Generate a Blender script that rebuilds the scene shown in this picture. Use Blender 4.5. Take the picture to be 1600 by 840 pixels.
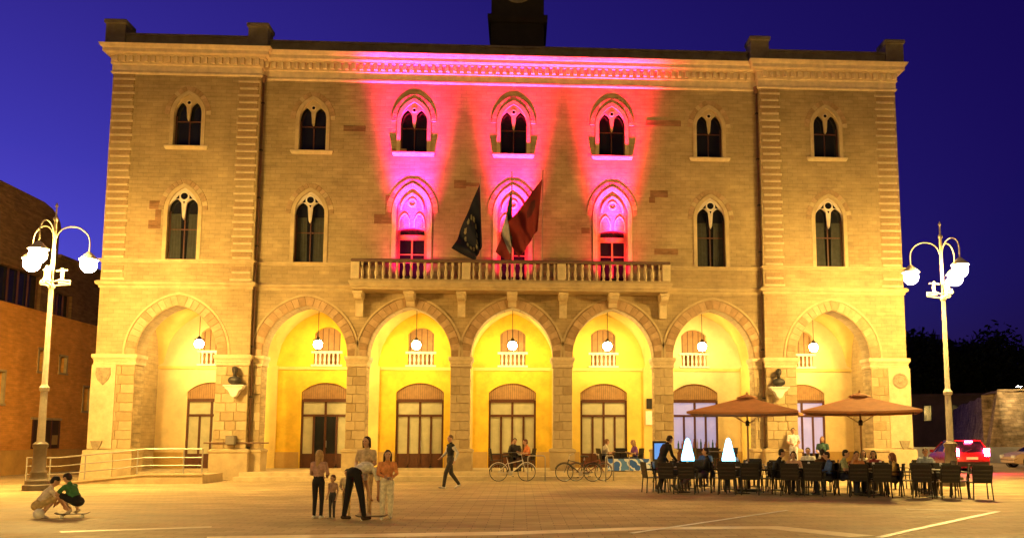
import bpy, bmesh, math, random
import numpy as np
from mathutils import Vector, Matrix, Euler
random.seed(7)
R = math.radians
scene = bpy.context.scene
for o in list(bpy.data.objects): bpy.data.objects.remove(o)
COL = scene.collection

# ------------------------------------------------------------------ camera
cam_d = bpy.data.cameras.new('camera'); cam = bpy.data.objects.new('camera', cam_d); COL.objects.link(cam)
cam_d.sensor_width = 36; cam_d.lens = 1350 / 1600 * 36
cam_d.shift_x = -(889.68 - 800) / 1600; cam_d.shift_y = (530.31 - 420) / 1600
cam_d.clip_end = 2000
cam.location = (0.369, -34.845, 1.6)
cam.rotation_euler = (Matrix.Rotation(-0.05627, 3, 'Z') @ Matrix.Rotation(math.pi / 2 + 0.11345, 3, 'X')).to_euler()
scene.camera = cam
# ------------------------------------------------------------------ sky (dusk, sun long set)
w = bpy.data.worlds.new('World'); scene.world = w; w.use_nodes = True
nt = w.node_tree; nt.nodes.clear()
def N(t, typ, **k):
    n = t.nodes.new(typ)
    for a, b in k.items(): setattr(n, a, b)
    return n
sky = N(nt, 'ShaderNodeTexSky', sky_type='NISHITA', sun_disc=False)
sky.sun_elevation = R(-4.7); sky.sun_rotation = R(-52); sky.altitude = 0; sky.air_density = 1.0; sky.dust_density = 0.3; sky.ozone_density = 6.0
tint = N(nt, 'ShaderNodeMix', data_type='RGBA', blend_type='MULTIPLY'); tint.inputs[0].default_value = 1
tint.inputs[7].default_value = (1.25, 0.66, 1.0, 1)
bg = N(nt, 'ShaderNodeBackground'); bg.inputs[1].default_value = 9.5
wo = N(nt, 'ShaderNodeOutputWorld')
nt.links.new(sky.outputs[0], tint.inputs[6]); nt.links.new(tint.outputs[2], bg.inputs[0]); nt.links.new(bg.outputs[0], wo.inputs[0])
# ------------------------------------------------------------------ exposure
vs = scene.view_settings; vs.view_transform = 'Standard'; vs.look = 'None'; vs.exposure = 0.0; vs.gamma = 1; vs.use_curve_mapping = False
scene.cycles.use_denoising = True; scene.cycles.sample_clamp_indirect = 4; scene.cycles.max_bounces = 6; scene.cycles.caustics_reflective = False; scene.cycles.caustics_refractive = False
# lamp strengths
L_POST = 1180.0; L_ARC = 265.0
C_POST = (1.0, 0.635, 0.165); C_ARC = (1.0, 0.73, 0.25)

# ------------------------------------------------------------------ materials
MATS = {}
def M(name, col, rough=.75, var=.18, scale=2.5, bump=.0, metal=0., emis=None, es=0., spec=.35, fine=0., coat=0.):
    if name in MATS: return MATS[name]
    m = bpy.data.materials.new(name); m.use_nodes = True; t = m.node_tree; b = t.nodes['Principled BSDF']
    b.inputs['Roughness'].default_value = rough; b.inputs['Metallic'].default_value = metal
    b.inputs['Specular IOR Level'].default_value = spec; b.inputs['Coat Weight'].default_value = coat
    b.inputs['Base Color'].default_value = (*col, 1)
    if emis: b.inputs['Emission Color'].default_value = (*emis, 1); b.inputs['Emission Strength'].default_value = es
    if var > 0 or bump > 0:
        tc = N(t, 'ShaderNodeTexCoord'); n1 = N(t, 'ShaderNodeTexNoise'); n1.inputs['Scale'].default_value = scale; n1.inputs['Detail'].default_value = 6; n1.inputs['Roughness'].default_value = .65
        t.links.new(tc.outputs['Object'], n1.inputs['Vector'])
        mr = N(t, 'ShaderNodeMapRange'); mr.inputs[1].default_value = .3; mr.inputs[2].default_value = .7; mr.inputs[3].default_value = 1 - var; mr.inputs[4].default_value = 1 + var
        t.links.new(n1.outputs['Fac'], mr.inputs[0])
        mx = N(t, 'ShaderNodeMix', data_type='RGBA', blend_type='MULTIPLY'); mx.inputs[0].default_value = 1; mx.inputs[6].default_value = (*col, 1)
        t.links.new(mr.outputs[0], mx.inputs[7]); t.links.new(mx.outputs[2], b.inputs['Base Color'])
        rr = N(t, 'ShaderNodeMapRange'); rr.inputs[3].default_value = max(.05, rough - .12); rr.inputs[4].default_value = min(1, rough + .12)
        t.links.new(n1.outputs['Fac'], rr.inputs[0]); t.links.new(rr.outputs[0], b.inputs['Roughness'])
        if bump > 0:
            n2 = N(t, 'ShaderNodeTexNoise'); n2.inputs['Scale'].default_value = scale * 9; n2.inputs['Detail'].default_value = 5
            t.links.new(tc.outputs['Object'], n2.inputs['Vector'])
            bp = N(t, 'ShaderNodeBump'); bp.inputs['Strength'].default_value = bump; bp.inputs['Distance'].default_value = .03
            t.links.new(n2.outputs['Fac'], bp.inputs['Height']); t.links.new(bp.outputs[0], b.inputs['Normal'])
    MATS[name] = m; return m

def MB_brick(name, c1, c2, mortar, bw=.5, bh=.18, ms=.012, rough=.85, bump=.5, var=.25, squash=1.0, stain=.25, dist=.02):
    """coursed masonry: brick node over (x+y, z), large soft weathering and fine grain"""
    m = bpy.data.materials.new(name); m.use_nodes = True; t = m.node_tree; b = t.nodes['Principled BSDF']; L = t.links.new
    tc = N(t, 'ShaderNodeTexCoord'); sp = N(t, 'ShaderNodeSeparateXYZ'); ad = N(t, 'ShaderNodeMath', operation='ADD'); cb = N(t, 'ShaderNodeCombineXYZ')
    L(tc.outputs['Object'], sp.inputs[0]); L(sp.outputs[0], ad.inputs[0]); L(sp.outputs[1], ad.inputs[1]); L(ad.outputs[0], cb.inputs[0]); L(sp.outputs[2], cb.inputs[1])
    br = N(t, 'ShaderNodeTexBrick'); L(cb.outputs[0], br.inputs['Vector'])
    br.inputs['Color1'].default_value = (*c1, 1); br.inputs['Color2'].default_value = (*c2, 1); br.inputs['Mortar'].default_value = (*mortar, 1)
    br.inputs['Scale'].default_value = 1; br.inputs['Mortar Size'].default_value = ms; br.inputs['Mortar Smooth'].default_value = .3
    br.inputs['Brick Width'].default_value = bw; br.inputs['Row Height'].default_value = bh; br.inputs['Bias'].default_value = -.1
    n1 = N(t, 'ShaderNodeTexNoise'); n1.inputs['Scale'].default_value = .7; n1.inputs['Detail'].default_value = 7; n1.inputs['Roughness'].default_value = .7; L(tc.outputs['Object'], n1.inputs['Vector'])
    mr = N(t, 'ShaderNodeMapRange'); mr.inputs[1].default_value = .3; mr.inputs[2].default_value = .7; mr.inputs[3].default_value = 1 - stain; mr.inputs[4].default_value = 1 + stain * .7; L(n1.outputs['Fac'], mr.inputs[0])
    mp = N(t, 'ShaderNodeMapping'); mp.inputs['Scale'].default_value = (1.6, 1.6, 7); L(tc.outputs['Object'], mp.inputs[0])
    n3 = N(t, 'ShaderNodeTexNoise'); n3.inputs['Scale'].default_value = 1; n3.inputs['Detail'].default_value = 4; L(mp.outputs[0], n3.inputs['Vector'])
    m3 = N(t, 'ShaderNodeMapRange'); m3.inputs[1].default_value = .35; m3.inputs[2].default_value = .65; m3.inputs[3].default_value = 1 - var; m3.inputs[4].default_value = 1 + var; L(n3.outputs['Fac'], m3.inputs[0])
    mu = N(t, 'ShaderNodeMath', operation='MULTIPLY'); L(mr.outputs[0], mu.inputs[0]); L(m3.outputs[0], mu.inputs[1])
    mx = N(t, 'ShaderNodeMix', data_type='RGBA', blend_type='MULTIPLY'); mx.inputs[0].default_value = 1; L(br.outputs['Color'], mx.inputs[6]); L(mu.outputs[0], mx.inputs[7]); L(mx.outputs[2], b.inputs['Base Color'])
    b.inputs['Roughness'].default_value = rough; b.inputs['Specular IOR Level'].default_value = .25
    n2 = N(t, 'ShaderNodeTexNoise'); n2.inputs['Scale'].default_value = 22; n2.inputs['Detail'].default_value = 5; L(tc.outputs['Object'], n2.inputs['Vector'])
    hm = N(t, 'ShaderNodeMath', operation='MULTIPLY_ADD'); hm.inputs[1].default_value = -1.0; L(br.outputs['Fac'], hm.inputs[0]); h2 = N(t, 'ShaderNodeMath', operation='MULTIPLY'); h2.inputs[1].default_value = .5; L(n2.outputs['Fac'], h2.inputs[0]); L(h2.outputs[0], hm.inputs[2])
    bp = N(t, 'ShaderNodeBump'); bp.inputs['Strength'].default_value = bump; bp.inputs['Distance'].default_value = dist; L(hm.outputs[0], bp.inputs['Height']); L(bp.outputs[0], b.inputs['Normal'])
    MATS[name] = m; return m

BRICK = MB_brick('tan_masonry', (.375, .272, .138), (.43, .318, .168), (.315, .23, .122), bw=.42, bh=.155, ms=.010, var=.09, stain=.3)
BRICKD = MB_brick('shaded_brown_brick', (.13, .065, .03), (.17, .09, .04), (.11, .065, .035), bw=.24, bh=.075, ms=.008)  # side building's upper storey: dimness above lamp level put into the brick colour
REDBR = MB_brick('red_brick', (.235, .12, .06), (.29, .155, .08), (.2, .12, .065), bw=.25, bh=.09, ms=.01)
PIERB = MB_brick('pier_stone', (.42, .315, .165), (.50, .38, .21), (.32, .24, .14), bw=.55, bh=.36, ms=.012)
LBRICK = MB_brick('rust_render', (.60, .26, .055), (.68, .31, .075), (.52, .23, .06), bw=.3, bh=.09, ms=.006, stain=.22, var=.1, bump=.3)
RAMP_ST = MB_brick('rampart_stone', (.28, .19, .09), (.40, .29, .15), (.24, .17, .09), bw=.62, bh=.3, ms=.02, stain=.75, var=.3, dist=.1)
STONE = M('pale_stone', (.58, .455, .27), .8, .2, 3, .25)
STONE2 = M('dressed_stone', (.47, .355, .195), .82, .2, 2.2, .3)
STONE3 = M('warm_block', (.38, .275, .14), .85, .22, 4, .35)
VOUSS = [M('voussoir_a', (.40, .26, .14), .85, .2, 4, .3), M('voussoir_b', (.34, .215, .11), .85, .2, 4, .3), M('voussoir_c', (.46, .31, .175), .85, .2, 4, .3)]
WHITEST = M('white_stone', (.72, .66, .56), .75, .12, 4, .2)
PLASTER = M('yellow_plaster', (.76, .49, .04), .85, .26, 1.3, .3)
PLASTERC = M('pale_plaster', (.78, .60, .30), .85, .16, .9, .2)
PLASTERP = M('cream_plaster', (.76, .55, .17), .85, .18, .9, .2)
DARKST = M('weathered_parapet', (.16, .13, .09), .9, .3, 2, .4)
ROOFM = M('roof_dark', (.018, .015, .012), .9, .3, 2, .3)
GLASSD = M('dark_glass', (.012, .012, .014), .12, .0, 1, 0, spec=.5)
WOOD = M('brown_wood', (.085, .028, .012), .5, .25, 6, .15)
WOODL = M('tan_wood', (.36, .20, .085), .6, .2, 5, .2)
CURT = M('cream_curtained_glass', (.47, .43, .27), .35, .14, 3, 0, spec=.5, coat=.5)
IRON = M('dark_iron', (.03, .025, .02), .5, .2, 5, .1, metal=.3)
PIPE = M('copper_brown_pipe', (.17, .09, .05), .55, .2, 5, .1)
BRONZE = M('dark_bronze', (.045, .04, .035), .45, .3, 8, .2, metal=.5)
POSTM = M('painted_post', (.45, .40, .32), .45, .2, 6, .1)
GLOBE = M('lamp_globe', (1, 1, 1), .4, 0, emis=C_POST, es=L_POST)
GLOBA = M('pendant_globe', (1, 1, 1), .4, 0, emis=C_ARC, es=L_ARC)
PAVE = M('floor_slabs', (.42, .33, .2), .7, .2, 1.5, .15)
BLACKP = M('black_plastic', (.018, .014, .012), .5, .2, 8, .1)
BLACKT = M('dark_table_top', (.03, .02, .016), .35, .2, 6, .05)
CHROME = M('steel_tube', (.55, .53, .5), .3, .1, 6, 0, metal=.9)
RAILM = M('galvanised_rail', (.36, .33, .28), .45, .1, 6, 0, metal=.4)
RUBBER = M('rubber', (.02, .02, .02), .8, .1, 6)
CANVAS = M('terracotta_canvas', (.50, .215, .075), .85, .15, 3, .1)
WHITE = M('white_paint', (.78, .76, .7), .5, .08, 4)
LINEM = M('worn_white_paint', (.85, .82, .72), .42, .22, 5, .1)

# ------------------------------------------------------------------ mesh builder
class MB:
    def __init__(s): s.v = []; s.f = []; s.m = []; s.X = None; s.mi = 0; s.nosm = set()
    def _a(s, vs, fs):
        b = len(s.v)
        s.v += [tuple(s.X @ Vector(q)) for q in vs] if s.X else [tuple(q) for q in vs]
        s.f += [tuple(b + i for i in f) for f in fs]; s.m += [s.mi] * len(fs); return s
    def quad(s, a, b, c, d): return s._a([a, b, c, d], [(0, 1, 2, 3)])
    def box(s, x0, x1, y0, y1, z0, z1, bev=0):
        if x0 > x1: x0, x1 = x1, x0
        if y0 > y1: y0, y1 = y1, y0
        if bev <= 0:
            return s._a([(x, y, z) for z in (z0, z1) for y in (y0, y1) for x in (x0, x1)], [(0, 2, 3, 1), (4, 5, 7, 6), (0, 1, 5, 4), (2, 6, 7, 3), (0, 4, 6, 2), (1, 3, 7, 5)])
        b = min(bev, (x1 - x0) / 2.01, (z1 - z0) / 2.01, (y1 - y0) / 2.01)
        # chamfer the front (-y) face edges: 20-triangle block
        vs = [(x0, y1, z0), (x1, y1, z0), (x1, y1, z1), (x0, y1, z1), (x0, y0 + b, z0), (x1, y0 + b, z0), (x1, y0 + b, z1), (x0, y0 + b, z1), (x0 + b, y0, z0 + b), (x1 - b, y0, z0 + b), (x1 - b, y0, z1 - b), (x0 + b, y0, z1 - b)]
        return s._a(vs, [(0, 3, 2, 1), (8, 9, 10, 11), (4, 5, 9, 8), (5, 6, 10, 9), (6, 7, 11, 10), (7, 4, 8, 11), (0, 1, 5, 4), (1, 2, 6, 5), (2, 3, 7, 6), (3, 0, 4, 7)])
    def prism(s, poly, d0, d1, axis='y'):
        """poly in the plane normal to axis; extruded from d0 to d1"""
        P = {'y': lambda a, b, d: (a, d, b), 'x': lambda a, b, d: (d, a, b), 'z': lambda a, b, d: (a, b, d)}[axis]
        n = len(poly); vs = [P(a, b, d0) for a, b in poly] + [P(a, b, d1) for a, b in poly]
        return s._a(vs, [tuple(range(n)), tuple(range(2 * n - 1, n - 1, -1))] + [(i, i + n, (i + 1) % n + n, (i + 1) % n) for i in range(n)])
    def lathe(s, prof, c=(0, 0, 0), n=12, ax='z', cap=True):
        vs = []; fs = []
        for r, z in prof:
            for k in range(n):
                a = 2 * math.pi * k / n; x, y = r * math.cos(a), r * math.sin(a)
                p = (x, y, z) if ax == 'z' else ((x, z, y) if ax == 'y' else (z, x, y))
                vs.append((c[0] + p[0], c[1] + p[1], c[2] + p[2]))
        for i in range(len(prof) - 1):
            for k in range(n): fs.append((i * n + k, i * n + (k + 1) % n, (i + 1) * n + (k + 1) % n, (i + 1) * n + k))
        if cap: fs.append(tuple(range(n - 1, -1, -1))); fs.append(tuple((len(prof) - 1) * n + k for k in range(n)))
        return s._a(vs, fs)
    def tube(s, pts, r, n=8, cap=True):
        pts = [Vector(q) for q in pts]; rs = r if isinstance(r, (list, tuple)) else [r] * len(pts)
        vs = []; fs = []; up = Vector((0, 0, 1)); prev = None
        for i, q in enumerate(pts):
            t = (pts[min(i + 1, len(pts) - 1)] - pts[max(i - 1, 0)]).normalized()
            if prev is None:
                a = t.cross(up);  a = t.cross(Vector((1, 0, 0))) if a.length < .1 else a
            else: a = prev - t * prev.dot(t)
            a.normalize(); b = t.cross(a); prev = a
            for k in range(n):
                g = 2 * math.pi * k / n; vs.append(q + (a * math.cos(g) + b * math.sin(g)) * rs[i])
        for i in range(len(pts) - 1):
            for k in range(n): fs.append((i * n + k, i * n + (k + 1) % n, (i + 1) * n + (k + 1) % n, (i + 1) * n + k))
        if cap: fs.append(tuple(range(n - 1, -1, -1))); fs.append(tuple((len(pts) - 1) * n + k for k in range(n)))
        return s._a(vs, fs)
    def sphere(s, c, r, n=12, m=8, sq=(1, 1, 1)):
        prof = [(max(1e-4, math.sin(math.pi * i / m)), -math.cos(math.pi * i / m)) for i in range(m + 1)]
        vs = []; fs = []
        for pr, pz in prof:
            for k in range(n): a = 2 * math.pi * k / n; vs.append((c[0] + r * sq[0] * pr * math.cos(a), c[1] + r * sq[1] * pr * math.sin(a), c[2] + r * sq[2] * pz))
        for i in range(m):
            for k in range(n): fs.append((i * n + k, i * n + (k + 1) % n, (i + 1) * n + (k + 1) % n, (i + 1) * n + k))
        return s._a(vs, fs)
    def sweep(s, path, prof, closed=False):
        """profile (out, z) swept along a plan path with mitred corners; out is to the right of travel"""
        n = len(path); vs = []; fs = []; k = len(prof)
        for i, q in enumerate(path):
            q = Vector(q); d0 = (q - Vector(path[i - 1])).normalized() if i else None; d1 = (Vector(path[i + 1]) - q).normalized() if i < n - 1 else None
            d0 = d0 or d1; d1 = d1 or d0
            n0 = Vector((d0.y, -d0.x)); n1 = Vector((d1.y, -d1.x)); mm = (n0 + n1); mm = mm / max(1e-6, mm.dot(n0))
            for o, z in prof: vs.append((q.x + mm.x * o, q.y + mm.y * o, z))
        for i in range(n - 1):
            for j in range(k - 1): fs.append((i * k + j, (i + 1) * k + j, (i + 1) * k + j + 1, i * k + j + 1))
        fs.append(tuple(range(k))); fs.append(tuple((n - 1) * k + j for j in range(k - 1, -1, -1)))
        return s._a(vs, fs)
    def mesh(s, name, mats, smooth=False):
        me = bpy.data.meshes.new(name); me.from_pydata(s.v, [], s.f)
        for m in (mats if isinstance(mats, (list, tuple)) else [mats]): me.materials.append(m)
        if isinstance(mats, (list, tuple)): me.polygons.foreach_set('material_index', s.m)
        if smooth: me.polygons.foreach_set('use_smooth', [True] * len(me.polygons))
        me.update(); return me
    def build(s, name, mats, parent=None, smooth=False, autos=0):
        me = s.mesh(name, mats, smooth)
        if autos:
            bm = bmesh.new(); bm.from_mesh(me); bmesh.ops.recalc_face_normals(bm, faces=bm.faces)
            for e in bm.edges:
                if len(e.link_faces) == 2 and e.calc_face_angle(0) > R(autos): e.smooth = False
            bm.to_mesh(me); bm.free(); me.polygons.foreach_set('use_smooth', [True] * len(me.polygons))
        return link(name, me, parent)
def link(name, me, parent=None, loc=None, rz=None):
    o = bpy.data.objects.new(name, me); COL.objects.link(o)
    if parent: o.parent = parent
    if loc is not None: o.location = loc
    if rz is not None: o.rotation_euler = (0, 0, rz)
    return o
def tag(o, label=None, cat=None, group=None, kind=None):
    if label: o['label'] = label
    if cat: o['category'] = cat
    if group: o['group'] = group
    if kind: o['kind'] = kind
    return o
def empty(name, loc=(0, 0, 0), rz=0, label=None, cat=None, group=None):
    o = bpy.data.objects.new(name, None); COL.objects.link(o); o.location = loc; o.rotation_euler = (0, 0, rz); o.empty_display_size = .2
    return tag(o, label, cat, group)
def kids(o): return [c for c in bpy.data.objects if c.parent == o]
def copy_tree(o, parent=None, _ch=None):
    if _ch is None:
        _ch = {}
        for c in bpy.data.objects:
            if c.parent: _ch.setdefault(c.parent.name, []).append(c)
    c = o.copy(); COL.objects.link(c); c.parent = parent
    for ch in _ch.get(o.name, []): copy_tree(ch, c, _ch)
    return c

# ------------------------------------------------------------------ arches
def pointed(s, h):
    rho = (s * s + h * h) / (2 * s)
    return lambda x: math.sqrt(max(0, rho * rho - (min(abs(x), s) + rho - s) ** 2))
def segm(s, h):
    rho = (s * s + h * h) / (2 * h)
    return lambda x: math.sqrt(max(0, rho * rho - x * x)) - rho + h
def wall_band(mb, xa, xb, z0, z1, yf, yb, ops, n=20):
    """wall panel facing -y with openings (cx, half, sill, spring, curve)"""
    def rect(x0, x1, a, b):
        if x1 - x0 > 1e-4 and b - a > 1e-4:
            mb.quad((x0, yf, a), (x1, yf, a), (x1, yf, b), (x0, yf, b)); mb.quad((x1, yb, a), (x0, yb, a), (x0, yb, b), (x1, yb, b))
    cur = xa
    for cx, s, zs, sp, fn in sorted(ops, key=lambda q: q[0]):
        rect(cur, cx - s, z0, z1); rect(cx - s, cx + s, z0, zs)
        xs = [cx - s * math.cos(math.pi * i / n) for i in range(n + 1)]; tops = [sp + fn(x - cx) for x in xs]
        for i in range(n):
            a, b, ta, tb = xs[i], xs[i + 1], tops[i], tops[i + 1]
            mb.quad((a, yf, ta), (b, yf, tb), (b, yf, z1), (a, yf, z1)); mb.quad((b, yb, tb), (a, yb, ta), (a, yb, z1), (b, yb, z1))
            mb.quad((a, yf, ta), (a, yb, ta), (b, yb, tb), (b, yf, tb))
        for x in (cx - s, cx + s):
            if tops[0] - zs > 1e-3: mb.quad((x, yf, zs), (x, yb, zs), (x, yb, tops[0]), (x, yf, tops[0]))
        if zs > z0 + 1e-4: mb.quad((cx - s, yf, zs), (cx + s, yf, zs), (cx + s, yb, zs), (cx - s, yb, zs))
        cur = cx + s
    rect(cur, xb, z0, z1)
def arch_curve(s, h, n):
    """points and outward normals along a pointed arch, left spring to right spring (x, z, nx, nz)"""
    rho = (s * s + h * h) / (2 * s); a1 = math.atan2(h, rho - s); out = []
    for i in range(n + 1):
        a = a1 * i / n; out.append((-(s - rho + rho * math.cos(a)) , rho * math.sin(a), -math.cos(a), math.sin(a)))
    return out + [(-x, z, -nx, nz) for x, z, nx, nz in out[::-1][1:]]
def arch_band(mb, s, h, t0, t1, y0, y1, cx, zc, n=14, legs=0.0):
    """continuous moulding following a pointed arch between offsets t0 and t1, with straight legs down"""
    pts = arch_curve(s, h, n); k = len(pts)
    P = [(x + nx * t0, z + nz * t0, x + nx * t1, z + nz * t1) for x, z, nx, nz in pts]
    m = k // 2; P[m] = (0, P[m][1], 0, P[m][3] + (t1 - t0) * .15)
    if legs > 0: P = [(P[0][0], -legs, P[0][2], -legs)] + P + [(P[-1][0], -legs, P[-1][2], -legs)]
    vs = []; fs = []
    for a, b, c, d in P: vs += [(cx + a, y0, zc + b), (cx + c, y0, zc + d), (cx + c, y1, zc + d), (cx + a, y1, zc + b)]
    for i in range(len(P) - 1):
        for j in range(4): fs.append((i * 4 + j, i * 4 + (j + 1) % 4, (i + 1) * 4 + (j + 1) % 4, (i + 1) * 4 + j))
    fs += [(3, 2, 1, 0), tuple(4 * (len(P) - 1) + j for j in range(4))]
    mb._a(vs, fs)
def wedge_meshes(name, s, h, t0, t1, y0, y1, n, mats, gap=.012):
    pts = arch_curve(s, h, n * 4); out = []
    for i in range(2 * n):
        seg = pts[i * 4:i * 4 + 5]; mb = MB(); g = gap / 2
        poly = [(x + nx * t0, z + nz * t0) for x, z, nx, nz in seg] + [(x + nx * t1, z + nz * t1) for x, z, nx, nz in seg[::-1]]
        cx = sum(p[0] for p in poly) / len(poly); cz = sum(p[1] for p in poly) / len(poly)
        poly = [(cx + (x - cx) * .955, cz + (z - cz) * .955) for x, z in poly]
        ins = [(cx + (x - cx) * .93, cz + (z - cz) * .93) for x, z in poly]
        mb.prism(poly, y0 + .015, y1); k = len(poly)
        vs = [(x, y0 + .015, z) for x, z in poly] + [(x, y0, z) for x, z in ins]
        mb._a(vs, [tuple(range(k, 2 * k))] + [(j, (j + 1) % k, (j + 1) % k + k, j + k) for j in range(k)])
        out.append(mb.mesh(name, random.choice(mats)))
    return out

# ================================================================== GROUND
def paving_mat():
    m = bpy.data.materials.new('piazza_paving'); m.use_nodes = True; t = m.node_tree; b = t.nodes['Principled BSDF']; L = t.links.new
    tc = N(t, 'ShaderNodeTexCoord')
    br = N(t, 'ShaderNodeTexBrick'); L(tc.outputs['Object'], br.inputs['Vector']); br.inputs['Scale'].default_value = 1
    br.inputs['Color1'].default_value = (.42, .315, .165, 1); br.inputs['Color2'].default_value = (.53, .405, .225, 1); br.inputs['Mortar'].default_value = (.20, .15, .1, 1)
    br.inputs['Brick Width'].default_value = .5; br.inputs['Row Height'].default_value = .22; br.inputs['Mortar Size'].default_value = .008; br.inputs['Mortar Smooth'].default_value = .3
    n1 = N(t, 'ShaderNodeTexNoise'); n1.inputs['Scale'].default_value = .35; n1.inputs['Detail'].default_value = 8; n1.inputs['Roughness'].default_value = .65; L(tc.outputs['Object'], n1.inputs['Vector'])
    mp = N(t, 'ShaderNodeMapping'); mp.inputs['Scale'].default_value = (.25, 1.6, 1); mp.inputs['Rotation'].default_value = (0, 0, R(6)); L(tc.outputs['Object'], mp.inputs[0])
    n2 = N(t, 'ShaderNodeTexNoise'); n2.inputs['Scale'].default_value = 1; n2.inputs['Detail'].default_value = 6; L(mp.outputs[0], n2.inputs['Vector'])
    ad = N(t, 'ShaderNodeMath', operation='ADD'); L(n1.outputs['Fac'], ad.inputs[0]); L(n2.outputs['Fac'], ad.inputs[1])
    mr = N(t, 'ShaderNodeMapRange'); mr.inputs[1].default_value = .7; mr.inputs[2].default_value = 1.3; mr.inputs[3].default_value = .52; mr.inputs[4].default_value = 1.3; L(ad.outputs[0], mr.inputs[0])
    n4 = N(t, 'ShaderNodeTexNoise'); n4.inputs['Scale'].default_value = 40; n4.inputs['Detail'].default_value = 4; L(tc.outputs['Object'], n4.inputs['Vector'])
    m4 = N(t, 'ShaderNodeMapRange'); m4.inputs[3].default_value = .75; m4.inputs[4].default_value = 1.25; L(n4.outputs['Fac'], m4.inputs[0])
    mu = N(t, 'ShaderNodeMath', operation='MULTIPLY'); L(mr.outputs[0], mu.inputs[0]); L(m4.outputs[0], mu.inputs[1])
    mx = N(t, 'ShaderNodeMix', data_type='RGBA', blend_type='MULTIPLY'); mx.inputs[0].default_value = 1; L(br.outputs['Color'], mx.inputs[6]); L(mu.outputs[0], mx.inputs[7]); L(mx.outputs[2], b.inputs['Base Color'])
    rr = N(t, 'ShaderNodeMapRange'); rr.inputs[1].default_value = .7; rr.inputs[2].default_value = 1.3; rr.inputs[3].default_value = .6; rr.inputs[4].default_value = .85; b.inputs['Specular IOR Level'].default_value = .22; L(ad.outputs[0], rr.inputs[0]); L(rr.outputs[0], b.inputs['Roughness'])
    hm = N(t, 'ShaderNodeMath', operation='MULTIPLY_ADD'); hm.inputs[1].default_value = -1; L(br.outputs['Fac'], hm.inputs[0]); L(n4.outputs['Fac'], hm.inputs[2])
    bp = N(t, 'ShaderNodeBump'); bp.inputs['Strength'].default_value = .35; bp.inputs['Distance'].default_value = .012; L(hm.outputs[0], bp.inputs['Height']); L(bp.outputs[0], b.inputs['Normal'])
    return m
g = MB(); g.quad((-400, -120, 0), (400, -120, 0), (400, 600, 0), (-400, 600, 0))
tag(g.build('ground', paving_mat()), kind='structure')
BAND = M('pale_paving_band', (.80, .68, .46), .45, .18, 3, .15)
def strip(name, poly, z, mat):
    ar = sum(a[0] * c[1] - c[0] * a[1] for a, c in zip(poly, poly[1:] + poly[:1])); poly = poly if ar > 0 else poly[::-1]
    b = MB(); b._a([(x, y, z) for x, y in poly], [tuple(range(len(poly)))]); return tag(b.build(name, mat), kind='structure')
strip('paving_band', [(-7.6, -19.12), (-5.25, -18.42), (-5.2, -18.62), (-7.45, -19.35)], .004, BAND)
strip('paving_band', [(-4.75, -20.1), (.2, -19.6), (2.6, -19.0), (5.1, -18.95), (6.25, -20.6), (5.75, -20.75), (4.75, -19.4), (2.6, -19.45), (.2, -20.15), (-4.6, -20.55)], .004, BAND)
strip('painted_line', [(2.2, -19.98), (6.3, -15.5), (6.38, -15.57), (2.3, -20.05)], .008, LINEM)

b = MB(); b.X = Matrix.Translation((6.2, -20.84, 0)) @ Matrix.Rotation(math.atan2(4.75, 4.67), 4, 'Z'); b.box(0, 6.66, -.065, .065, .001, .009); tag(b.build('painted_line', LINEM), kind='structure')
strip('painted_line', [(9.1, -15.4), (10.75, -16.0), (10.78, -16.12), (9.1, -15.5)], .012, LINEM)

# ================================================================== PALAZZO
ZI, ZG, ZS, ZT, XP, W, YB = 4.89, 7.75, 8.71, 16.47, 10.4, 16.34, 4.14
palazzo = empty('palazzo', (0, 0, 0), label='large tan stone palazzo with seven arcade arches and gothic windows lit at night', cat='palazzo')
CB = [-8.31, -4.15, 0, 4.15, 8.31]; PB = [-13.24, 13.24]
AS, AH, PS, PH = 1.68, 2.02, 1.56, 1.97
swapL = Matrix(((0, 1, 0, 0), (1, 0, 0, 0), (0, 0, 1, 0), (0, 0, 0, 1)))
swapR = Matrix(((0, -1, 0, 0), (1, 0, 0, 0), (0, 0, 1, 0), (0, 0, 0, 1)))
# --- arcade wall above the imposts
b = MB(); wall_band(b, -XP, XP, ZI, ZG, .3, 1.1, [(c, AS, ZI, ZI, pointed(AS, AH)) for c in CB], 28)
for s in (-1, 1):
    wall_band(b, *(sorted((s * XP, s * W))), ZI, ZG, 0, .9, [(s * 13.24, PS, ZI, ZI, pointed(PS, PH))], 28)
    b.quad((s * XP, 0, ZI), (s * XP, .9, ZI), (s * XP, .9, ZG), (s * XP, 0, ZG))
b.build('arcade_wall', BRICK, palazzo)
# --- upper walls
up = pointed(.57, .86); lo = pointed(.62, .95)
b = MB()
cw = [(c, .62, ZS, 10.73, lo) if abs(c) > 5 else (c, .58, 7.8, 10.1, segm(.58, .12)) for c in CB]
wall_band(b, -XP, XP, ZG, 12.6, .3, .9, cw); wall_band(b, -XP, XP, 12.6, ZT + .4, .3, .9, [(c, .57, 13.4, 14.72, up) for c in CB])
for s in (-1, 1):
    xa, xb = sorted((s * XP, s * W))
    wall_band(b, xa, xb, ZG, 12.6, 0, .6, [(s * 13.264, .62, ZS, 10.73, lo)]); wall_band(b, xa, xb, 12.6, ZT + .4, 0, .6, [(s * 13.264, .57, 13.4, 14.72, up)])
    b.quad((s * XP, 0, ZG), (s * XP, .6, ZG), (s * XP, .6, ZT + .4), (s * XP, 0, ZT + .4))
b.build('upper_wall', BRICK, palazzo)
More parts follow.
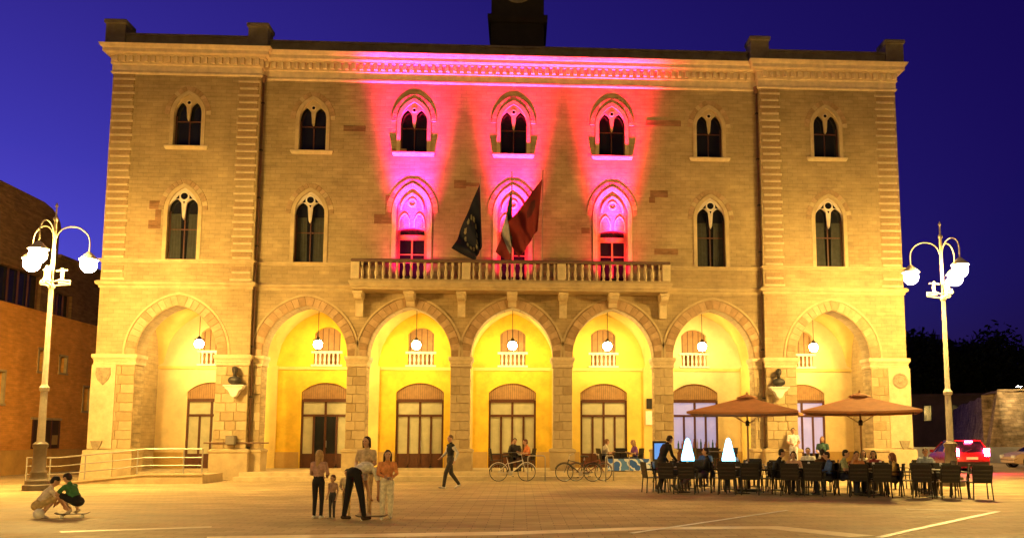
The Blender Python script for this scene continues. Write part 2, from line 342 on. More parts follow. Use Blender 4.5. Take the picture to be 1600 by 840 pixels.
# --- end walls (with the side arch of the arcade) and rear
b = MB()
for Mx in (swapL, swapR):
    b.X = Mx; wall_band(b, .0, 14, 0, ZT + .4, -W + .004, -W + .74, [(1.72, .75, .3, 4.6, pointed(.75, .95))])
b.X = None; b.quad((-W, 14, 0), (W, 14, 0), (W, 14, ZT + .4), (-W, 14, ZT + .4)); b.box(-15.55, 15.55, .95, 13.9, 7.55, 7.7)
b.build('end_wall', BRICK, palazzo)
# --- inner arcade: back wall, vaults, floor
DB = [-13.24, -8.28, -4.12, 0, 4.12, 8.28, 13.24]
for xa, xb, pm_ in ((-15.62, -10.7, PLASTERC), (-10.7, 2.075, PLASTER), (2.075, 6.23, M('bar_lit_plaster', (.77, .54, .10), .85, .18, .9, .2)), (6.23, 15.62, PLASTERC)):  # right-hand bays: cool light from the bar put into paler plaster colours
    b = MB(); dd = [c for c in DB if xa < c < xb]
    wall_band(b, xa, xb, .3, 4.62, YB, YB + .3, [(c, 1.06, .3, 3.64, segm(1.06, .42)) for c in dd])
    wall_band(b, xa, xb, 4.62, 7.5, YB, YB + .3, [(c, .58, 4.84, 6.25, segm(.58, .3)) for c in dd])
    b.build('arcade_back_wall', pm_, palazzo)
b = MB()
VB = [-15.62, -10.7, -6.23, -2.075, 2.075, 6.23, 10.7, 15.62]; NX, NY = 22, 16
for i in range(7):
    xa, xb = VB[i], VB[i + 1]; xm = (xa + xb) / 2; hs = (xb - xa) / 2 - .22; ya, yb_ = (.6 if i in (0, 6) else .95), YB; ym = (ya + yb_) / 2; hy = (yb_ - ya) / 2
    f1 = pointed(hs, 2.45) if 2.45 >= hs else segm(hs, 2.42); f2 = pointed(hy, 2.45); vs = []
    for q in range(NX + 1):
        for r_ in range(NY + 1):
            x = xa + (xb - xa) * q / NX; y = ya + (yb_ - ya) * r_ / NY
            vs.append((x, y, 4.78 + max(f1(min(abs(x - xm), hs)) if abs(x - xm) <= hs else 0, f2(y - ym))))
    b._a(vs, [(q * (NY + 1) + r_, (q + 1) * (NY + 1) + r_, (q + 1) * (NY + 1) + r_ + 1, q * (NY + 1) + r_ + 1) for q in range(NX) for r_ in range(NY)])
b.build('vault', PLASTERP, palazzo, smooth=True)
for x in VB[1:-1]:      # transverse ribs on wall pilasters
    b = MB(); b.X = Matrix.Translation((x, 0, 0)) @ Matrix(((0, 1, 0, 0), (1, 0, 0, 0), (0, 0, 1, 0), (0, 0, 0, 1)))
    arch_band(b, 1.5, 2.2, 0, .3, -.22, .22, 2.6, 4.8, 12); b.X = None
    b.box(x - .3, x + .3, YB - .12, YB - .002, .3, 4.8); b.build('vault_rib', PLASTERP, palazzo)
b = MB(); b.box(-15.6, 15.6, YB - .05, YB - .001, 4.63, 4.76); b.build('inner_string_course', PLASTERP, palazzo)
b = MB(); b.box(-15.6, 15.6, .35, YB + .25, .05, .3); b.build('arcade_floor', PAVE, palazzo)
for i, (c, e) in enumerate(zip([-15.6] + DB, DB + [15.6])):
    b = MB(); b.box(c + (1.1 if i else 0), e - (1.1 if i < 7 else 0), YB - .04, YB - .001, .302, 1.0)
    b.build('dado', M('dado_plaster', (.5, .32, .1), .85, .15, 2, .1), palazzo)
# steps
for i, (y, z) in enumerate(((-1.45, .15), (-.75, .3))):
    b = MB(); b.box(-10.38, 10.38, y, .36 if i else y + .75, 0.0 if not i else .0, z - .002 if i else z); tag(b.build('step', STONE, None), kind='structure')

# --- piers
def block_mesh(wd, ht, dp=.06, bev=.014):
    key = ('blk', round(wd, 3), round(ht, 3))
    if key not in MATS:
        mbs = []
        for mm in (STONE2, STONE3, STONE2):
            q = MB(); q.box(-wd / 2, wd / 2, -dp, .0, 0, ht, bev); mbs.append(q.mesh('stone_block', mm))
        MATS[key] = mbs
    return random.choice(MATS[key])
def pier(x0, x1, yf, yb, blocks=2, outer=0):
    b = MB(); b.box(x0 + .02, x1 - .02, yf + .035, yb, 0, ZI); p = b.build('pier', PIERB, palazzo)
    zc = 1.2; k = 0; wd = x1 - x0
    while zc < 4.45:
        ht = .36
        cuts = [0, .5, 1] if blocks == 2 else [0, .34, .67, 1]
        if k % 2: cuts = ([0, .32, 1] if blocks == 2 else [0, .2, .6, 1])
        for a, c in zip(cuts[:-1], cuts[1:]):
            link('stone_block', block_mesh((c - a) * wd - .012, ht - .012), p, (x0 + (a + c) / 2 * wd, yf + .035, zc))
        zc += ht; k += 1
    b = MB(); fl = .1
    b.sweep([(x0, yb), (x0, yf), (x1, yf), (x1, yb)], [(.0, 0), (fl, 0), (fl, 1.02), (fl + .04, 1.06), (fl + .04, 1.14), (.02, 1.2), (0, 1.2)]); b.build('plinth', STONE2, p)
    b = MB(); b.sweep([(x0, yb), (x0, yf), (x1, yf), (x1, yb)], [(.0, 4.48), (.03, 4.48), (.04, 4.55), (.02, 4.58), (.05, 4.68), (.10, 4.76), (.10, 4.885), (0, 4.888)]); b.build('capital', STONE, p)
    return p
for x in (-6.23, -2.075, 2.075, 6.23): pier(x - .395, x + .395, .3, 1.1)
for s in (-1, 1):
    a = sorted((s * 9.99, s * 10.395)); pier(a[0], a[1], .33, 1.1, 2)
    a = sorted((s * 10.4, s * 11.68)); pier(a[0], a[1], 0, .9, 3)
    a = sorted((s * 14.8, s * (W + .02))); p = pier(a[0], a[1], 0, .9, 3)
    # projecting corner strip with relief emblems
    a = sorted((s * 15.5, s * 16.42)); b = MB(); b.box(a[0], a[1], -.09, -.03, 1.205, 4.47); b.build('corner_pilaster', STONE, p)
    b = MB(); a = sorted((s * 15.4, s * 16.62)); b.prism([(a[0], 0), (a[1], 0), (a[1] - s * .0 - (.08 if s > 0 else 0), 1.15), (a[0] + (.08 if s < 0 else 0), 1.15)], -.16, -.02); b.build('battered_base', STONE, p)
    b = MB()
    if s < 0:
        sh = [(-.26, .32), (.26, .32), (.28, .05), (.2, -.16), (0, -.36), (-.2, -.16), (-.28, .05)]
        b.prism([(-15.96 + x, 4.03 + z) for x, z in sh], -.14, -.09); b.prism([(-15.96 + x * .75, 4.03 + z * .75) for x, z in sh], -.16, -.14); b.box(-15.98, -15.94, -.175, -.16, 3.85, 4.2); b.box(-16.1, -15.82, -.175, -.16, 4.06, 4.1)
    else:
        b.lathe([(.32, -.09), (.32, -.14), (.26, -.16), (.22, -.135), (.12, -.135), (.1, -.165), (.02, -.17)], (15.98, 0, 3.95), 20, 'y')
    b.build('carved_emblem', M('emblem_stone', (.3, .24, .15), .8, .3, 8, .3), p)
    b = MB(); b.prism([(s * 16.06 - .22, 1.5), (s * 16.06 + .22, 1.5), (s * 16.06 + .16, 1.3), (s * 16.06 + .05, 1.12), (s * 16.06 - .05, 1.12), (s * 16.06 - .16, 1.3)], -.15, -.09); b.build('carved_bracket', M('emblem_stone', (.3, .24, .15)), p)
# --- voussoirs
wc = wedge_meshes('voussoir', AS, AH, .015, .40, -.03, .08, 12, VOUSS); wp = wedge_meshes('voussoir', PS, PH, .015, .42, -.03, .08, 12, VOUSS)
for c in CB:
    for me in wc: link('voussoir', me, palazzo, (c, .3, ZI))
for c in PB:
    for me in wp: link('voussoir', me, palazzo, (c, 0, ZI))
b = MB()
for c in CB: arch_band(b, AS, AH, .42, .50, .255, .36, c, ZI, 14)
for c in PB: arch_band(b, PS, PH, .44, .52, -.045, .06, c, ZI, 14)
b.build('arch_moulding', STONE2, palazzo)
# --- string courses, sill course, cornice
CORN = M('cornice_stone', (.74, .58, .37), .8, .18, 3, .25)
path = [(-W, 14), (-W, 0), (-XP, 0), (-XP, .3), (XP, .3), (XP, 0), (W, 0), (W, 14)]
for nm, pr in (('string_course', [(-.05, 7.52), (.04, 7.54), (.05, 7.62), (.14, 7.68), (.16, 7.76), (.10, 7.82), (-.05, 7.84)]),
               ('sill_course', [(-.05, 8.56), (.03, 8.57), (.03, 8.62), (.09, 8.65), (.09, 8.70), (-.05, 8.712)]),
               ('astragal', [(-.05, 16.36), (.03, 16.37), (.07, 16.42), (.07, 16.47), (.02, 16.5), (-.05, 16.5)]),
               ('frieze', [(-.05, 16.5), (.035, 16.501), (.035, 16.76), (.09, 16.79), (.09, 16.84), (-.05, 16.85)]),
               ('cornice', [(-.05, 16.84), (.08, 16.842), (.08, 17.12), (.20, 17.13), (.20, 17.18), (.33, 17.22), (.33, 17.36), (.39, 17.40), (.45, 17.50), (.45, 17.53), (-.2, 17.56)]),
               ('parapet', [(-.35, 17.54), (-.1, 17.55), (-.1, 18.05), (-.02, 18.08), (-.02, 18.16), (-.35, 18.2)])):
    b = MB()
    pth = path
    if nm == 'sill_course':
        b.sweep(path[:4] + [(-6.5, .3)], pr); b.build(nm, STONE2, palazzo); b = MB(); b.sweep([(6.5, .3)] + path[4:], pr)
    else: b.sweep(path, pr)
    b.build(nm, DARKST if nm == 'parapet' else (CORN if nm in ('cornice', 'astragal', 'frieze') else STONE2), palazzo)
d = MB(); d.box(-.075, .075, -.12, 0, 0, .26, .015); dm = d.mesh('dentil', CORN)
n = 0; x = -W + .15
while x < W:
    yy = -.08 if abs(x) > XP + .06 else .22
    if abs(abs(x) - XP) > .1: link('dentil', dm, palazzo, (x, yy, 16.855))
    x += .298
b = MB(); b.box(-16.2, 16.2, .5, 13.8, 17.5, 17.7); b.build('roof', ROOFM, palazzo)
for x, y in ((-16.34, .1), (-10.6, .1), (10.5, .1), (16.4, .1)):
    b = MB(); b.sweep([(x - .36, y + .7), (x - .36, y - .1), (x + .36, y - .1), (x + .36, y + .7)], [(-.36, 17.56), (.03, 17.56), (.03, 18.5), (.09, 18.54), (.09, 18.68), (.0, 18.74), (-.36, 18.76)]); b.build('parapet_pedestal', DARKST, palazzo)
# clock turret on the roof, dark against the sky
b = MB(); b.box(-1.05, 1.3, 2.0, 4.4, 17.6, 23.2); t_ = b.build('roof_turret', ROOFM, palazzo)
b = MB(); b.sweep([(-1.05, 4.4), (-1.05, 2), (1.3, 2), (1.3, 4.4)], [(0, 20.0), (.12, 20.02), (.16, 20.2), (.16, 20.35), (0, 20.4)]); b.build('turret_band', ROOFM, t_)
b = MB(); b.lathe([(.02, 1.98), (.7, 1.98), (.78, 1.93), (.7, 1.9), (.02, 1.9)], (.12, 0, 21.7), 24, 'y'); b.build('clock_dial', DARKST, t_)
b = MB(); b.prism([(-1.3, 23.2), (1.55, 23.2), (.12, 24.9)], 1.8, 4.6); b.build('turret_gable', ROOFM, t_)
# --- quoins
QB = M('quoin_brick', (.34, .225, .115), .85, .25, 5, .4)
for s in (-1, 1):
    for a, wd in ((s * (W - .47), .9), (s * (XP + .47), .86)):
        if 'quoin' not in MATS:
            q = MB(); q.box(-.5, .5, -.03, .01, 0, .19, .015); MATS['quoin'] = [q.mesh('quoin_brick', QB), q.mesh('quoin_brick', STONE3), q.mesh('quoin_brick', QB)]
            q = MB(); q.box(-.5, .5, -.055, .01, 0, .085, .012); MATS['qband'] = q.mesh('quoin_band', STONE)
        zc = 7.86; k = 0
        while zc < 16.25:
            if not 8.45 < zc < 8.72:
                w2 = wd if k % 2 == 0 else wd * .84
                o = link('quoin_brick', random.choice(MATS['quoin']), palazzo, (a, 0, zc + .09)); o.scale.x = wd * .92
                o = link('quoin_band', MATS['qband'], palazzo, (a, 0, zc)); o.scale.x = w2
            zc += .295; k += 1
# --- repaired brick patches
for rects in ([(-5.7, .9, 10.35, 10.75), (-5.25, .5, 10.75, 11.55)], [(-7.05, .9, 14.25, 14.5)], [(-2.45, .5, 11.9, 12.25)], [(5.75, .75, 11.65, 11.95), (5.7, .25, 11.4, 11.65)], [(5.6, 1.5, 14.75, 15.0)],
              [(5.9, 1.0, 9.2, 9.45)], [(-5.05, .6, 13.3, 13.55)], [(2.85, .35, 10.05, 10.3)], [(-1.95, .6, 11.98, 12.14)]):
    b = MB()
    for x, wd, za, zb in rects: b.box(x, x + wd, .285, .4, za, zb, .008)
    b.build('brick_patch', REDBR, palazzo)
b = MB(); b.box(-14.6, -14.12, -.012, .1, 10.75, 11.1); b.box(-14.35, -14.12, -.012, .1, 10.3, 10.75); b.box(-14.6, -14.12, -.012, .1, 9.95, 10.3); b.build('brick_patch', REDBR, palazzo)

# --- gothic windows
def tracery(b, cx, y0, y1, s, sp, fn, lh, drop, n=24):
    """plate between the arch soffit and two lancet heads that meet in a hanging pendant"""
    lf = pointed(s * .46, lh); lw = s * .46; lc = s * .5
    xs = [cx - s + 2 * s * i / n for i in range(n + 1)]; vs = []; fs = []
    for x in xs:
        d = abs(x - cx); t = sp + fn(x - cx); e = abs(d - lc)
        if d < .05 * s * 2: bo = sp - drop + d * 2
        elif e <= lw: bo = sp + lf(e) + .04
        else: bo = sp - .1
        bo = min(bo, t - .01)
        vs += [(x, y0, bo), (x, y0, t), (x, y1, t), (x, y1, bo)]
    for i in range(n):
        for j in range(4): fs.append((i * 4 + j, i * 4 + (j + 1) % 4, (i + 1) * 4 + (j + 1) % 4, (i + 1) * 4 + j))
    b._a(vs, fs)
WINV = {}
TRAC = M('tracery_stone', (.58, .49, .40), .8, .15, 6, .2)
def gothic(cx, yf, sill, s, sp, h, kind):
    fn = pointed(s, h)
    b = MB(); arch_band(b, s, h, -.02, .13, yf - .04, yf + .1, cx, sp, 12, legs=sp - sill); wdw = b.build('window', STONE2, palazzo)
    b = MB(); b.box(cx - s - .03, cx + s + .03, yf + .27, yf + .3, sill - .02, sp + h + .05); b.build('glass_pane', GLASSD, wdw)
    b = MB(); tracery(b, cx, yf + .05, yf + .15, s, sp, fn, .5 if kind == 'up' else .44, .26 if kind == 'up' else .38); b.build('tracery', TRAC if kind != 'up' else STONE2, wdw)
    zo = sp + h - (.34 if kind == 'up' else .36); ro = .075 if kind == 'up' else .15
    b = MB(); b.lathe([(ro - .01, yf + .046), (.004, yf + .045)], (cx, 0, zo), 16, 'y'); b.build('oculus_glass', GLASSD, wdw)
    b = MB(); b.lathe([(ro - .012, yf + .05), (ro, yf + .02), (ro + .03, yf + .02), (ro + .045, yf + .05)], (cx, 0, zo), 16, 'y', False); b.build('oculus_ring', WHITEST if kind != 'up' else STONE, wdw)
    if kind != 'up':
        for sx in (-1, 1):
            b = MB(); b.prism([(cx + sx * .2, zo - .1), (cx + sx * .2, zo + .05), (cx + sx * .34, zo - .12)][::sx], yf + .044, yf + .05); b.build('tracery_light', GLASSD, wdw)
        b = MB(); b.prism([(cx - .045, zo - .22), (cx + .045, zo - .22), (cx, zo - .34)], yf + .044, yf + .05); b.build('tracery_light', GLASSD, wdw)
    b = MB()
    b.box(cx - .022, cx + .022, yf + .235, yf + .268, sill, sp + .1)
    for z in ((sill + .02, sp - .25) if kind == 'up' else (sill + .02, sill + 1.25)): b.box(cx - s + .01, cx + s - .01, yf + .24, yf + .266, z, z + .05)
    for sx in (-1, 1): b.box(cx + sx * (s - .03) - .03, cx + sx * (s - .03) + .03, yf + .236, yf + .267, sill, sp)
    b.build('casement_frame', WOOD, wdw)
    if kind != 'up':
        for sx in (-1, 1):
            b = MB(); n = 14; vs = []; fs = []
            for i in range(n + 1):
                x = cx + sx * (s - .06 - .44 * i / n)
                for z, wv in ((sill + .05, 1), (sill + 1.0, .8), (sp - .1, .6)): vs.append((x + sx * .08 * (1 - wv), yf + .255 + .012 * math.sin(i * 1.7), z))
            for i in range(n):
                for q in range(2): fs.append((i * 3 + q, i * 3 + 3 + q, i * 3 + 4 + q, i * 3 + 1 + q))
            b._a(vs, fs); b.build('curtain', M('dim_curtain', (.035, .035, .028), .9, .3, 6), wdw, smooth=True)
    if kind == 'up': b = MB(); b.sweep([(cx - s - .2, yf + .3), (cx - s - .2, yf), (cx + s + .2, yf), (cx + s + .2, yf + .3)], [(-.2, sill - .17), (.05, sill - .16), (.1, sill - .06), (.1, sill - .005), (-.2, sill - .003)]); b.build('sill', STONE, wdw)
    key = (s, h)
    if key not in WINV: WINV[key] = wedge_meshes('voussoir', s, h, .15, .36, -.025, .05, 8, VOUSS + [STONE2, QB])
    for me in WINV[key]: link('voussoir', me, wdw, (cx, yf, sp))
    return wdw
for c in CB + [-13.264, 13.264]:
    yf = .3 if abs(c) < 10 else 0
    gothic(c, yf, 13.4, .57, 14.72, .86, 'up')
    if abs(c) > 5: gothic(c, yf, ZS, .62, 10.73, .95, 'low')
PINKST = STONE
for c in (-4.15, 0, 4.15):      # balcony doors under blind traceried arches
    yf = .3
    b = MB(); arch_band(b, .66, 1.05, -.02, .16, yf - .05, yf + .05, c, 10.85, 12, legs=10.85 - 7.8); wdw = b.build('window', STONE, palazzo)
    b = MB(); arch_band(b, .4, .62, 0, .08, yf - .045, yf + .02, c, 10.95, 10); arch_band(b, .18, .36, 0, .05, yf - .03, yf + .02, c - .3, 10.4, 8, .2); arch_band(b, .18, .36, 0, .05, yf - .03, yf + .02, c + .3, 10.4, 8, .2)
    b.lathe([(.12, yf + .02), (.13, yf - .03), (.18, yf - .03), (.2, yf + .02)], (c, 0, 11.25), 16, 'y', False); b.build('blind_tracery', STONE, wdw)
    b = MB(); b.box(c - .6, c + .6, yf + .25, yf + .28, 7.8, 10.3); b.build('glass_pane', GLASSD, wdw)
    b = MB(); b.box(c - .57, c + .57, yf + .12, yf + .24, 9.72, 9.92); b.box(c - .035, c + .035, yf + .18, yf + .245, 7.8, 9.72)
    for sx in (-1, 1): b.box(c + sx * .54 - .04, c + sx * .54 + .04, yf + .16, yf + .243, 7.8, 10.12)
    b.box(c - .5, c + .5, yf + .2, yf + .242, 9.1, 9.14); b.build('door_frame', WOODL, wdw)
    key = 'bal'
    if key not in WINV: WINV[key] = wedge_meshes('voussoir', .66, 1.05, .18, .42, -.025, .05, 8, VOUSS)
    for me in WINV[key]: link('voussoir', me, wdw, (c, yf, 10.85))

# --- balcony
b = MB(); b.sweep([(-6.3, .35), (-6.3, -.75), (6.3, -.75), (6.3, .35)], [(-.75, 7.44), (.0, 7.45), (.02, 7.52), (.08, 7.56), (.1, 7.66), (.14, 7.70), (.14, 7.78), (-.75, 7.785)])
b.box(-5.6, 5.6, -.05, .34, 7.46, 7.78); balcony = b.build('balcony', STONE2, palazzo)
b = MB(); b.sweep([(-6.22, .3), (-6.22, -.68), (6.22, -.68), (6.22, .3)], [(-.15, 8.55), (.13, 8.55), (.16, 8.6), (.13, 8.67), (-.15, 8.68)]); b.build('handrail', M('dark_handrail', (.15, .09, .06), .7, .2, 4, .2), balcony)
b = MB(); b.sweep([(-6.22, .3), (-6.22, -.68), (6.22, -.68), (6.22, .3)], [(-.12, 7.788), (.1, 7.788), (.1, 7.87), (-.12, 7.872)]); b.build('base_rail', STONE3, balcony)
pq = MB(); pq.box(-.17, .17, -.1, .1, 0, .68, .02); pm = pq.mesh('balcony_post', STONE)
posts = [-6.21, -1.83, 2.08 - .1, 6.21]
for x in posts: link('balcony_post', pm, balcony, (x, -.68, 7.872))
bq = MB(); bq.lathe([(.055, 0), (.055, .05), (.03, .08), (.06, .2), (.065, .27), (.035, .42), (.028, .52), (.05, .58), (.05, .678)], n=8); bm_ = bq.mesh('baluster', STONE, True)
for a, c in zip(posts[:-1], posts[1:]):
    k = int((c - a - .5) / .27)
    for i in range(k + 1): link('baluster', bm_, balcony, (a + .27 + (c - a - .54) * i / k, -.68, 7.872))
for s in (-1, 1):
    for y in (-.4, -.13, .14): link('baluster', bm_, balcony, (s * 6.22, y, 7.872))
for i, x in enumerate((-6.16, -4.13, -2.06, 0, 2.08, 4.13, 6.2)):
    b = MB()
    if i % 2 == 0: pr = [(.32, 6.48), (.12, 6.48), (.08, 6.6), (.05, 7.0), (-.1, 7.1), (-.3, 7.14), (-.4, 7.22), (-.42, 7.44), (.32, 7.44)]; wd = .15
    else: pr = [(.28, 6.93), (.18, 6.95), (.1, 7.1), (-.12, 7.16), (-.36, 7.25), (-.4, 7.32), (-.4, 7.44), (.28, 7.44)]; wd = .17
    b.prism(pr, x - wd, x + wd, 'x'); b.prism([(q, z * 1) for q, z in ((.3, 7.2), (-.46, 7.34), (-.46, 7.442), (.3, 7.442))], x - wd - .04, x + wd + .04, 'x')
    b.build('bracket', STONE, balcony)

# --- doors of the arcade
def door(c, variant):
    y = YB + .06
    b = MB()      # outer timber frame
    b.box(c - 1.06, c - .97, y, y + .14, .3, 3.3); b.box(c + .97, c + 1.06, y, y + .14, .3, 3.3)
    for z0, z1 in ((3.2, 3.34), (2.56, 2.66)): b.box(c - .97, c + .97, y - .01, y + .14, z0, z1)
    d = b.build('door', WOOD, palazzo)
    b = MB(); fn = segm(1.06, .42); k = 16       # lunette boarding
    n = 22
    for i in range(n):
        x = c - 1.04 + 2.08 * (i + .5) / n; b.box(x - .036, x + .036, y + .02, y + .05, 3.345, 3.66 + fn(x - c))
    b.build('lunette_slats', WOODL, d)
    b = MB(); b.box(c - 1.08, c + 1.08, y + .055, y + .08, 3.34, 4.1); b.build('lunette_panel', M('lunette_back', (.2, .13, .06), .8, .2, 5), d)
    gm = CURT if variant in ('plain', 'open') else GLASSL
    xs = [-.97, -.5, 0, .5, .97]
    b = MB(); b.box(c - .05, c + .05, y + .005, y + .13, 2.66, 3.2)
    for x in xs[1:-1]: b.box(c + x - .045, c + x + .045, y + .004, y + .13, .42 if x else .3, 2.56)
    b.build('mullion', WOOD, d)
    for x0, x1 in ((-.97, -.05), (.05, .97)): q = MB(); q.box(c + x0 + .002, c + x1 - .002, y + .05, y + .07, 2.662, 3.198); q.build('pane', gm, d)
    for i, (x0, x1) in enumerate(zip(xs[:-1], xs[1:])):
        q = MB(); q.box(c + x0 + (.046 if i else .002), c + x1 - (.046 if i < 3 else .002), y + .05, y + .07, .93, 2.558)
        q.build('pane', GLASSD if (variant == 'open' and i in (1, 2)) else gm, d)
        if variant != 'bar':
            q = MB(); q.box(c + x0 + (.046 if i else .002), c + x1 - (.046 if i < 3 else .002), y + .03, y + .1, .3, .928); q.box(c + x0 + .1, c + x1 - .1, y + .015, y + .03, .4, .83); q.build('door_panel', WOOD, d)
    if variant != 'bar': q = MB(); q.tube([(c + .07, y - .03, 1.2), (c + .07, y - .03, 1.5)], .014); q.build('handle', CHROME, d)
    return d
GLASSL = M('lavender_lit_glass', (.30, .28, .42), .25, .12, 2, 0, emis=(.55, .52, 1.0), es=.42, coat=.4)
for c, v in zip(DB, ('plain', 'open', 'plain', 'plain', 'plain', 'bar', 'bar')): door(c, v)
# upper niches with balustrades
nb = MB(); nb.lathe([(.05, 0), (.05, .05), (.03, .08), (.058, .2), (.03, .4), (.05, .46), (.05, .5)], n=8); nbm = nb.mesh('baluster', WHITEST, True)
for c in DB:
    b = MB(); b.box(c - .64, c + .64, YB + .26, YB + .29, 4.8, 6.6); nw = b.build('niche_window', WOODL, palazzo)
    for i in range(5): q = MB(); q.box(c - .5 + .25 * i - .012, c - .5 + .25 * i + .012, YB + .23, YB + .258, 5.4, 6.5); q.build('board_batten', WOOD, nw)
    q = MB(); q.box(c - .68, c + .68, YB - .1, YB + .1, 5.36, 5.46); q.box(c - .68, c + .68, YB - .1, YB + .1, 4.78, 4.86); q.build('niche_rail', WHITEST, nw)
    for i in range(6): link('baluster', nbm, nw, (c - .48 + .192 * i, YB - .02, 4.862))
# drainpipes with hopper
for s in (-1, 1):
    b = MB(); x = s * (XP - .06); b.tube([(x, .17, .1), (x, .17, 7.4), (x + s * .02, .1, 7.7), (x + s * .02, -.02 + .12, 8.0), (x, .17, 8.3), (x, .17, 16.3)], .042, 8); p = b.build('drainpipe', PIPE, palazzo, smooth=True)
    b = MB(); b.lathe([(.06, 16.2), (.12, 16.35), (.13, 16.5)], (x, .15, 0), 8); b.build('hopper', PIPE, p)
    for z in (1.2, 3.2, 5.2, 9.3, 11.3, 13.3, 15.3): q = MB(); q.lathe([(.07, z), (.07, z + .06)], (x, .17, 0), 8); q.build('pipe_clip', IRON, p)
b = MB(); b.box(-11.1, -10.75, -.3, -.02, 1.35, 1.7, .02); b.build('junction_box', M('box_grey', (.2, .17, .13), .6), palazzo)
b = MB(); b.tube([(-12.0, -.06, 1.42), (-9.5, -.06, 1.42)], .03); b.build('conduit', PIPE, palazzo)

# ================================================================== LAMPS
def pendant(x, label):
    e = empty('pendant_lamp', (x, 2.35, 5.57), 0, label, 'lamp', 'pendant lamps of the arcade')
    b = MB(); b.tube([(0, 0, .3), (0, 0, 1.62)], .014, 6); b.build('rod', IRON, e)
    b = MB(); b.lathe([(.02, .34), (.06, .3), (.09, .24), (.2, .2), (.21, .17), (.05, .17)], n=14); b.build('cap', IRON, e, smooth=True)
    b = MB(); b.sphere((0, 0, 0), .19, 14, 9); b.build('globe', GLOBA, e, smooth=True)
    b = MB(); b.lathe([(.005, -.26), (.03, -.23), (.05, -.185), (.02, -.17)], n=10); b.build('finial', IRON, e, smooth=True)
ords = ['in the leftmost arch over the railed ramp', 'in the second arch from the ramp, left of the plaque side pier', 'in the third arch, above the wide four-light door', 'in the central arch under the flags', 'in the fifth arch, above the blue windbreak', 'in the sixth arch, behind the brown parasol', 'in the rightmost arch, behind the orange parasol']
ords = ['glowing pendant lamp hanging in the arch behind the railed ramp', 'glowing pendant lamp hanging in the arch beside the white wall plaque', 'glowing pendant lamp in the arch just left of the central one', 'glowing pendant lamp in the central arch beneath the flags', 'glowing pendant lamp in the arch above the blue windbreak', 'glowing pendant lamp in the arch with the bar window full of bottles', 'glowing pendant lamp in the arch nearest the red car']
for x, lb in zip(DB, ords): pendant(x, lb)

def street_lamp(loc, rz, label):
    e = empty('street_lamp', loc, rz, label, 'street lamp', 'three-globe street lamps on the piazza')
    b = MB()
    b.lathe([(.42, 0), (.42, .16), (.36, .2), (.36, .3), (.25, .36), (.22, .5), (.24, .56), (.2, .62), (.185, 1.28), (.22, 1.34), (.22, 1.42), (.13, 1.5)], n=12); b.build('pedestal', M('post_base', (.13, .1, .075), .5, .2, 6, .1), e, autos=35)
    b = MB(); b.lathe([(.115, 1.48), (.10, 3.05), (.14, 3.08), (.15, 3.18), (.10, 3.24), (.085, 3.3), (.065, 6.3), (.10, 6.34), (.1, 6.44), (.05, 6.5), (.05, 8.5), (.075, 8.53), (.075, 8.6), (.03, 8.66), (.02, 8.95), (.05, 9.0), (.03, 9.06), (.004, 9.12)], n=12); b.build('shaft', POSTM, e, autos=35)
    for k in range(3):
        a = math.pi * 2 / 3 * k - math.pi / 2; ca, sa = math.cos(a), math.sin(a); rot = lambda x, z: (x * ca, x * sa, z)
        b = MB(); b.tube([rot(.04, 7.95)] + [rot(.06 + .47 * (1 - math.cos(R(t))) , 7.95 + .45 * math.sin(R(t))) for t in range(10, 181, 17)] + [rot(1.0, 7.62)], .022, 6); arm = b.build('swan_neck_arm', POSTM, e, smooth=True)
        b = MB(); b.lathe([(.03, 7.64), (.08, 7.6), (.16, 7.52), (.29, 7.40), (.30, 7.36), (.27, 7.37), (.15, 7.47)], rot(1.0, 0), 14); b.build('lamp_hood', POSTM, arm, smooth=True)  # hood shaped wide and low to hold lamp light off the upper facade
        b = MB(); b.sphere(rot(1.0, 7.2), .25, 16, 10); b.build('globe', GLOBE, arm, smooth=True)
        # square scroll bracket lower on the shaft
        b = MB()
        for q in ([(.06, 6.42), (.5, 6.5), (.5, 6.62), (.3, 6.62), (.3, 6.95), (.42, 6.95)], [(.06, 6.55), (.28, 6.66)], [(.1, 6.9), (.3, 6.95)]): b.tube([rot(*z) for z in q], .03, 5)
        b.X = Matrix.Rotation(a, 4, 'Z'); b.box(.18, .5, -.05, .05, 6.52, 6.56); b.box(.24, .3, -.06, .06, 6.6, 7.0); b.X = None
        b.build('scroll_bracket', POSTM, e)
    return e
street_lamp((-14.55, -6.86, 0), R(4), 'tall cream street lamp with glowing globes beside the left end of the palazzo')
street_lamp((14.93, -6.1, 0), R(8), 'tall cream street lamp with glowing globes behind the cafe tables by the red car')
street_lamp((-15, -37.0, 0), R(10), 'street lamp at the near side of the piazza, behind the viewer on the left')
street_lamp((15, -37.0, 0), R(50), 'street lamp at the near side of the piazza, behind the viewer on the right')

street_lamp((18.3, 22.5, 0), R(30), 'street lamp in the side street behind the right end of the palazzo')

